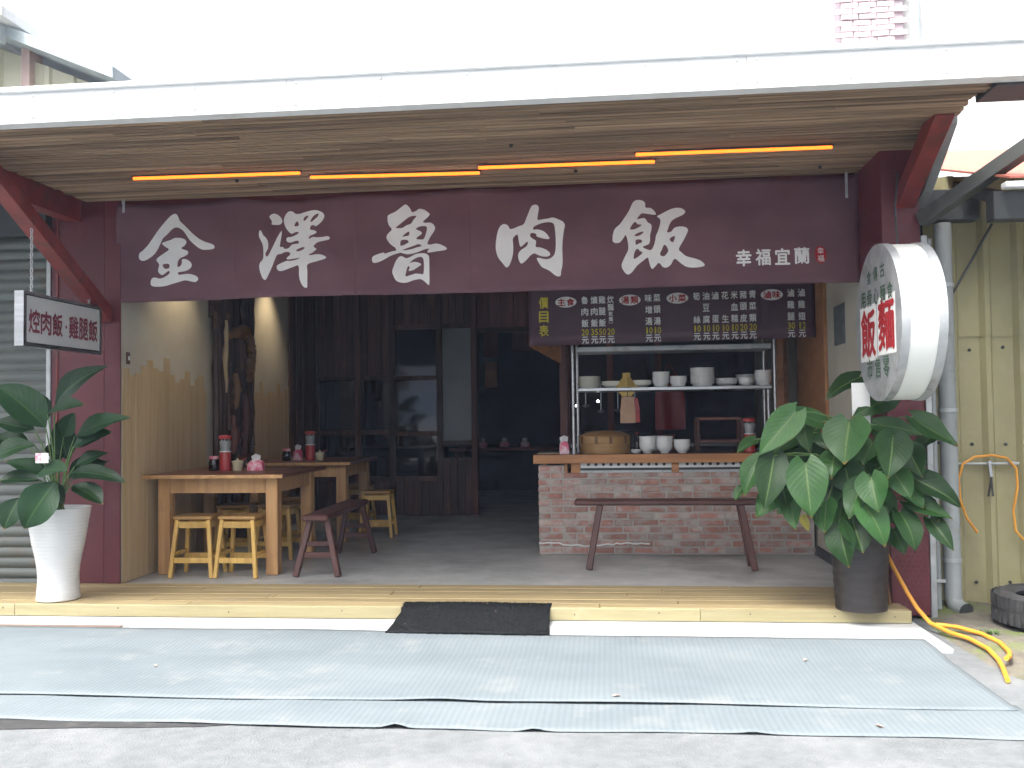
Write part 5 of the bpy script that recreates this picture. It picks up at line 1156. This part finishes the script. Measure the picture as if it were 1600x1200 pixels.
for k in range(5200):
    x = random.uniform(-1.318, -0.366); y, z = path_at(random.random()); z += 0.002 + 0.003 * math.sin(5 * x)
    d = Vector((random.uniform(-0.006, 0.006), random.uniform(-0.008, 0.002), random.uniform(0.006, 0.015)))
    p = Vector((x, y, z)); a = Vector((0.0009, 0, 0))
    pile.add([p - a, p + a, p + d], [(0, 1, 2)])
po = pile.build('coir_pile', 'coir', dm); po['kind'] = 'stuff'
lint = MB()
for k in range(10):
    x = random.uniform(-1.30, -0.39); y, z = path_at(random.random()); z += 0.014 + 0.003 * math.sin(5 * x)
    a = random.uniform(0, 3.1); q = random.uniform(0.003, 0.012); d = Vector((q * math.cos(a), q * math.sin(a), 0.002)); e = Vector((-0.0013 * math.sin(a), 0.0013 * math.cos(a), 0.001)); c = Vector((x, y, z))
    lint.add([c - d, c + e, c + d, c - e], [(0, 1, 2, 3)])
lo_ = lint.build('lint', 'litter', dm); lo_['kind'] = 'stuff'

# scraps lying on the mats
for (x, y, lab) in ((1.00, 4.98, 'tiny reddish scrap on the upper mat, right of centre'), (1.09, 3.98, 'tiny reddish scrap on the lower mat near the right'), (-2.38, 4.70, 'pale scrap on the upper mat at left'), (0.02, 4.30, 'pale scrap near the front edge of the upper mat')):
    t = up_z if y > 4.4 else low_z
    z = (up_z(x, y, 0.5) if y > 4.24 else low_z(x, y, 0.5)) + 0.007
    a = random.uniform(0, 3); c, s_ = math.cos(a), math.sin(a)
    q = [(-0.022, -0.006, 0), (0.01, -0.009, 0.004), (0.024, 0.002, 0.0), (-0.004, 0.008, 0.006)]
    single('litter_scrap', MB().add([(x + c * u - s_ * v, y + s_ * u + c * v, z + w_) for u, v, w_ in q] + [(x, y, z - 0.004)], [(0, 1, 3), (1, 2, 3), (0, 4, 1), (1, 4, 2), (2, 4, 3), (3, 4, 0)]), 'litter', lab, 'scrap', 'scraps on the mats')

# hoses
hz = single('yard_hose', MB().tube(smooth_path := [tuple(p) for p in [(1.70, 6.02, 0.36), (1.735, 5.95, 0.245), (1.79, 5.86, 0.10), (1.825, 5.80, 0.02), (1.865, 5.70, -0.045), (1.92, 5.55, -0.065), (1.965, 5.38, -0.06), (1.985, 5.18, -0.065), (1.965, 5.0, -0.075), (1.93, 4.86, -0.08), (1.87, 4.66, -0.085)]], 0.0125, 10), 'hose_orange', 'thick orange hose running over the deck corner down to the ground', 'hose', smooth=True)
single('hose_loop', MB().tube([(1.885, 5.66, -0.045), (1.98, 5.60, -0.045), (2.06, 5.46, -0.05), (2.085, 5.28, -0.055), (2.06, 5.10, -0.06), (2.01, 4.98, -0.055), (1.975, 4.93, -0.05)], 0.0125, 10), 'hose_orange', 'short orange hose bend lying on the mossy ground beside the longer hose', 'hose', smooth=True)
hk = thing('bamboo_stakes', (1.70, 5.97, 0), 'pair of brown stakes leaning behind the black pot', 'stakes')
MB().tube([(1.67, 5.99, 0.003), (1.655, 6.0, 0.46)], 0.011, 7).build('stake', 'honey_wood', hk); MB().tube([(1.72, 5.98, 0.003), (1.675, 6.02, 0.45)], 0.011, 7).build('stake', 'honey_wood', hk)

# rail, hose and pliers on the yellow wall
hr = thing('wall_rail', (2.44, 6.31, 0.85), 'thin grey rail screwed to the yellow wall', 'rail')
MB().tube([(2.235, 6.305, 0.85), (2.64, 6.305, 0.85)], 0.009, 8).build('bar', 'galvanized', hr, smooth=True)
for x in (2.25, 2.62): MB().tube([(x, 6.304, 0.85), (x, 6.345, 0.85)], 0.012, 8).build('standoff', 'galvanized', hr)
single('coiled_hose', MB().tube([(2.36, 6.27, 0.41), (2.30, 6.275, 0.50), (2.262, 6.28, 0.62), (2.255, 6.28, 0.75), (2.285, 6.28, 0.85), (2.36, 6.285, 0.895), (2.47, 6.285, 0.905), (2.56, 6.285, 0.885), (2.615, 6.285, 0.82), (2.62, 6.285, 0.70), (2.59, 6.285, 0.55), (2.60, 6.285, 0.42), (2.66, 6.28, 0.345), (2.74, 6.28, 0.37)], 0.0085, 8), 'hose_orange', 'thin orange hose looped over the rail on the yellow wall', 'hose', smooth=True)
pk = thing('hanging_pliers', (2.455, 6.285, 0.62), 'steel pliers with dark handles hanging from the wall rail', 'pliers')
MB().beam((2.452, 6.288, 0.87), (2.462, 6.288, 0.765), 0.02, 0.010, (0, 1, 0)).build('jaw', 'steel', pk, bevel=0.002)
for s_ in (-1, 1): MB().beam((2.462, 6.288 + 0.004 * s_, 0.764), (2.455 + 0.016 * s_, 6.288 + 0.004 * s_, 0.64), 0.012, 0.008, (0, 1, 0)).build('handle', 'rubber_black', pk, bevel=0.002)

# tyre
tr = thing('tyre', (2.60, 5.78, G + 0.035), 'worn black car tyre lying flat by the yellow wall', 'tyre')
prof = [(0.205, 0.03), (0.235, 0.012), (0.285, 0.005), (0.322, 0.022), (0.333, 0.06), (0.333, 0.14), (0.322, 0.178), (0.285, 0.196), (0.235, 0.188), (0.205, 0.17), (0.215, 0.15), (0.265, 0.13), (0.275, 0.10), (0.265, 0.07), (0.215, 0.05), (0.205, 0.03)]
MB().lathe([(r, z) for r, z in prof], (2.60, 5.78, G + 0.03), 48).build('carcass', 'rubber_black', tr, smooth=True)
me = MB().box(-0.012, 0.012, -0.004, 0.003, 0.02, 0.088).mesh('tread_block', 'rubber_black')
for k in range(44):
    a = 2 * math.pi * k / 44
    for h in (0.0, 0.086):
        inst('tread_block', me, tr, (2.60 + 0.334 * math.cos(a + h * 0.6), 5.78 + 0.334 * math.sin(a + h * 0.6), G + 0.035 + h), (0, 0, a + math.pi / 2))

# ------------------------------------------------------------------ plants
CAM = Vector((0, 0, 1.2))
def leaf_mesh(B, T, width, droop, fold, heart, m, twist=0.0):
    B, T = Vector(B), Vector(T); ax = T - B; L = ax.length; t_ = ax.normalized()
    view = (CAM - (B + T) / 2).normalized()
    n0 = (view * 0.75 + Vector((0, 0, 0.65))).normalized()
    n_ = (n0 - t_ * n0.dot(t_)); n_.normalize()
    s_ = t_.cross(n_).normalized()
    if twist:
        q = Matrix.Rotation(twist, 3, t_); n_ = q @ n_; s_ = q @ s_
    if heart: tab = [(0, 0.30), (0.05, 0.62), (0.14, 0.92), (0.27, 1.0), (0.42, 0.94), (0.57, 0.79), (0.71, 0.58), (0.83, 0.36), (0.92, 0.16), (1.0, 0.015)]
    else: tab = [(0, 0.05), (0.08, 0.34), (0.2, 0.72), (0.34, 0.96), (0.48, 1.0), (0.62, 0.9), (0.75, 0.68), (0.86, 0.40), (0.94, 0.17), (1.0, 0.015)]
    us = (-1, -0.66, -0.33, 0, 0.33, 0.66, 1)
    vs, uvs = [], []
    ph = random.uniform(0, 6); wav = random.uniform(0.012, 0.03) * (1 if heart else 1.2)
    for t, wv in tab:
        for u in us:
            hw = width / 2 * wv
            back = (-0.16 * abs(u) ** 1.5 * L * max(0, 1 - t / 0.18)) if heart else 0
            bow = droop * L * (4 * t * (1 - t))
            vv = -fold * hw * (1 - abs(u)) * 1.0 + fold * hw * 0.3 + wav * width * math.sin(9 * t + ph + 1.5 * u) * abs(u) ** 2 * 2
            p = B + t_ * (t * L + back) + s_ * (u * hw) + n_ * (bow + vv)
            vs.append(p); uvs.append((u, t))
    k = len(us); fs = [(j * k + i, j * k + i + 1, (j + 1) * k + i + 1, (j + 1) * k + i) for j in range(len(tab) - 1) for i in range(k - 1)]
    me = bpy.data.meshes.new('leaf'); me.from_pydata([tuple(v) for v in vs], [], fs)
    uvl = me.uv_layers.new(name='UVMap')
    for lp in me.loops: uvl.data[lp.index].uv = uvs[lp.vertex_index]
    me.polygons.foreach_set('use_smooth', [True] * len(me.polygons)); me.materials.append(MATS[m])
    return me
def add_leaf(plant, B, T, width, droop, fold, heart, m, core, twist=0.0):
    org = wloc(plant)
    me = leaf_mesh(B, T, width, droop, fold, heart, m, twist)
    me.transform(Matrix.Translation(-org))
    o = bpy.data.objects.new('leaf', me); col.objects.link(o); o.parent = plant
    B = Vector(B); c = Vector(core)
    midp = (B + c) / 2 + Vector((0, 0, 0.10 * (B - c).length + 0.02))
    pts = [c.lerp(midp, 0.0), c.lerp(midp, 0.5) + Vector((0, 0, 0.02)), midp, midp.lerp(B, 0.5) + Vector((0, 0, 0.012)), B]
    MB().tube(pts, 0.0065, 6, cap=False, r2=0.0038).build('stalk', 'stem_green', plant, smooth=True)

# right: heart-leaved plant in a black pot
PRX, PRY = 1.52, 5.87
prp = thing('potted_plant', (PRX, PRY, 0.0015), 'large heart-leaved green plant in a tall black ribbed pot', 'plant')
prof = [(0.150, 0)]
for k in range(40):
    z = 0.006 + 0.47 * k / 39; prof.append((0.150 + 0.022 * (z / 0.48) + 0.0018 * math.sin(k * math.pi / 2 * 1.0), z))
prof += [(0.178, 0.482), (0.178, 0.496), (0.160, 0.496), (0.158, 0.44)]
MB().lathe(prof, (PRX, PRY, 0.0025), 36).build('pot', 'pot_black', prp, smooth=True)
MB().lathe([(0.158, 0), (0.08, 0.012), (0.001, 0.018)], (PRX, PRY, 0.445), 24).build('soil', 'soil', prp)
for k in range(5):
    a = 1.3 * k; MB().tube([(PRX + 0.05 * math.cos(a), PRY + 0.05 * math.sin(a), 0.445), (PRX + 0.06 * math.cos(a), PRY + 0.05 * math.sin(a), 0.75), (PRX + 0.05 * math.cos(a + 0.5), PRY + 0.05 * math.sin(a), 1.0)], 0.013, 7, r2=0.008).build('stem', 'stem_green', prp, smooth=True)
for i, (B, T, w_) in enumerate(LEAVES_R):
    core = (PRX + random.uniform(-0.06, 0.06), PRY + random.uniform(-0.05, 0.05), min(max(B[2] - 0.15, 0.50), 1.0))
    Tn = (T[0], T[1] + random.uniform(-0.06, 0.03), T[2])
    add_leaf(prp, B, Tn, w_ * random.uniform(0.98, 1.12), random.uniform(0.02, 0.16), random.uniform(0.1, 0.5), True, 'leaf_bright', core, random.uniform(-0.45, 0.45))
for B, T, w_ in (((1.135, 5.62, 0.585), (1.165, 5.60, 0.50), 0.05),):
    add_leaf(prp, B, T, w_, 0.08, 0.4, True, 'leaf_yellow', (PRX, PRY, 0.6), 0.3)
for k in range(26):   # leaves on the far side
    a = random.uniform(0.15, math.pi - 0.15); rr_ = random.uniform(0.15, 0.36); z = random.uniform(0.62, 1.15)
    B = (PRX + rr_ * math.cos(a), PRY + 0.12 + rr_ * 0.6 * math.sin(a), z); d = Vector((math.cos(a), 0.7 * math.sin(a), -0.75)).normalized() * random.uniform(0.18, 0.27)
    add_leaf(prp, B, Vector(B) + d, random.uniform(0.13, 0.19), 0.1, 0.25, True, 'leaf_bright', (PRX, PRY, min(z - 0.1, 1.0)))
cdm = single('plant_card', MB().add([(1.478, 5.80, 1.12), (1.583, 5.795, 1.12), (1.583, 5.795, 1.372), (1.478, 5.80, 1.372), (1.478, 5.803, 1.12), (1.583, 5.798, 1.12), (1.583, 5.798, 1.372), (1.478, 5.803, 1.372)],
     [(0, 1, 2, 3), (7, 6, 5, 4), (0, 4, 5, 1), (1, 5, 6, 2), (2, 6, 7, 3), (3, 7, 4, 0)]), 'paper_white', 'white card stuck upright among the leaves of the right plant', 'card')

# left: broad-leaved plant in a white pot
PLX, PLY = -3.715, 5.985
plp = thing('potted_plant', (PLX, PLY, 0.0015), 'broad dark-leaved plant in a tall flared white pot on the deck', 'plant')
prof = [(0.128, 0), (0.138, 0.004)]
for k in range(76):
    z = 0.008 + 0.60 * k / 75; t = z / 0.61
    prof.append((0.140 - 0.012 * math.sin(math.pi * min(1, t * 1.6)) * (1 if t < 0.62 else 0) + 0.066 * max(0, t - 0.22) ** 1.35 * 1.35 + 0.0017 * math.sin(k * math.pi / 1.5), z))
prof += [(prof[-1][0] + 0.002, 0.618), (prof[-1][0] - 0.012, 0.618), (prof[-1][0] - 0.02, 0.55)]
MB().lathe(prof, (PLX, PLY, 0.0025), 48).build('pot', 'pot_white', plp, smooth=True)
MB().lathe([(0.165, 0), (0.08, 0.012), (0.001, 0.018)], (PLX, PLY, 0.565), 24).build('soil', 'soil', plp)
for i, (B, T, w_) in enumerate(LEAVES_L):
    core = (PLX + random.uniform(-0.04, 0.04), PLY + random.uniform(-0.04, 0.04), 0.575)
    add_leaf(plp, B, T, w_ * 1.3, random.uniform(0.08, 0.17), random.uniform(0.2, 0.4), False, 'leaf_dark', core, random.uniform(-0.2, 0.2))
for k in range(9):
    a = random.uniform(0, math.pi); z = random.uniform(0.8, 1.15)
    B = (PLX + 0.10 * math.cos(a), PLY + 0.09 * math.sin(a), z); d = Vector((math.cos(a), 0.5 * math.sin(a), 0.35)).normalized() * random.uniform(0.22, 0.33)
    add_leaf(plp, B, Vector(B) + d, random.uniform(0.10, 0.14), 0.14, 0.3, False, 'leaf_dark', (PLX, PLY, 0.575))
ct = thing('plant_tag', (-3.66, 5.70, 0.93), 'small red and white tag among the leaves of the left plant', 'tag')
MB().box(-3.70, -3.61, 5.70, 5.702, 0.935, 1.0).build('tag_card', 'paper_white', ct); MB().box(-3.698, -3.66, 5.6985, 5.6995, 0.95, 0.998).build('tag_print', 'plastic_pink', ct)
MB().tube([(-3.65, 5.703, 0.99), (-3.68, 5.9, 0.57)], 0.003, 5).build('tag_stick', 'stem_green', ct)

# weed and moss tufts by the pillar
for (x, y, n, hgt, lab) in ((2.22, 5.05, 16, 0.10, 'small leafy weed growing on the mossy ground before the tyre'), (2.12, 5.5, 12, 0.04, 'low moss tuft beside the orange hose bend'), (2.36, 5.3, 12, 0.05, 'low green tuft on the mossy ground below the tyre')):
    t = thing('weed', (x, y, G + 0.025), lab, 'weed')
    m = MB()
    for k in range(n * 3):
        a = random.uniform(0, 6.28); r_ = random.uniform(0.0, 0.05); h = hgt * random.uniform(0.4, 1.1)
        p = Vector((x + r_ * math.cos(a), y + r_ * math.sin(a), G + 0.03)); d = Vector((math.cos(a) * 0.5, math.sin(a) * 0.5, 1)).normalized() * h; s_ = Vector((-math.sin(a), math.cos(a), 0)) * 0.008
        m.add([p, p + d * 0.55 + s_, p + d, p + d * 0.55 - s_], [(0, 1, 2, 3)])
    m.build('foliage', 'weed', t)

bpy.data.objects.remove(_fo); bpy.data.curves.remove(_fc)

# ================================================================== ADDED GLARE VEIL
hv = bpy.data.materials.new('glare_veil_volume'); hv.use_nodes = True
hn, hl_ = hv.node_tree.nodes, hv.node_tree.links
for nd in list(hn): hn.remove(nd)
out_ = hn.new('ShaderNodeOutputMaterial'); pv = hn.new('ShaderNodeVolumePrincipled')
pv.inputs['Color'].default_value = (0.55, 0.70, 1.0, 1); pv.inputs['Density'].default_value = 0.0020; pv.inputs['Anisotropy'].default_value = 0.0  # added volume that lifts the darks the way veiling lens glare does
hl_.new(pv.outputs[0], out_.inputs['Volume'])
hzb = MB().box(-305, 305, -305, 305, -1.15, 9.6)
me = bpy.data.meshes.new('glare_veil'); me.from_pydata(hzb.v, [], hzb.f); me.materials.append(hv)
ho = bpy.data.objects.new('glare_veil', me); col.objects.link(ho); tag(ho, 'added thin veil that lifts the dark areas like lens glare', None, None, 'stuff')
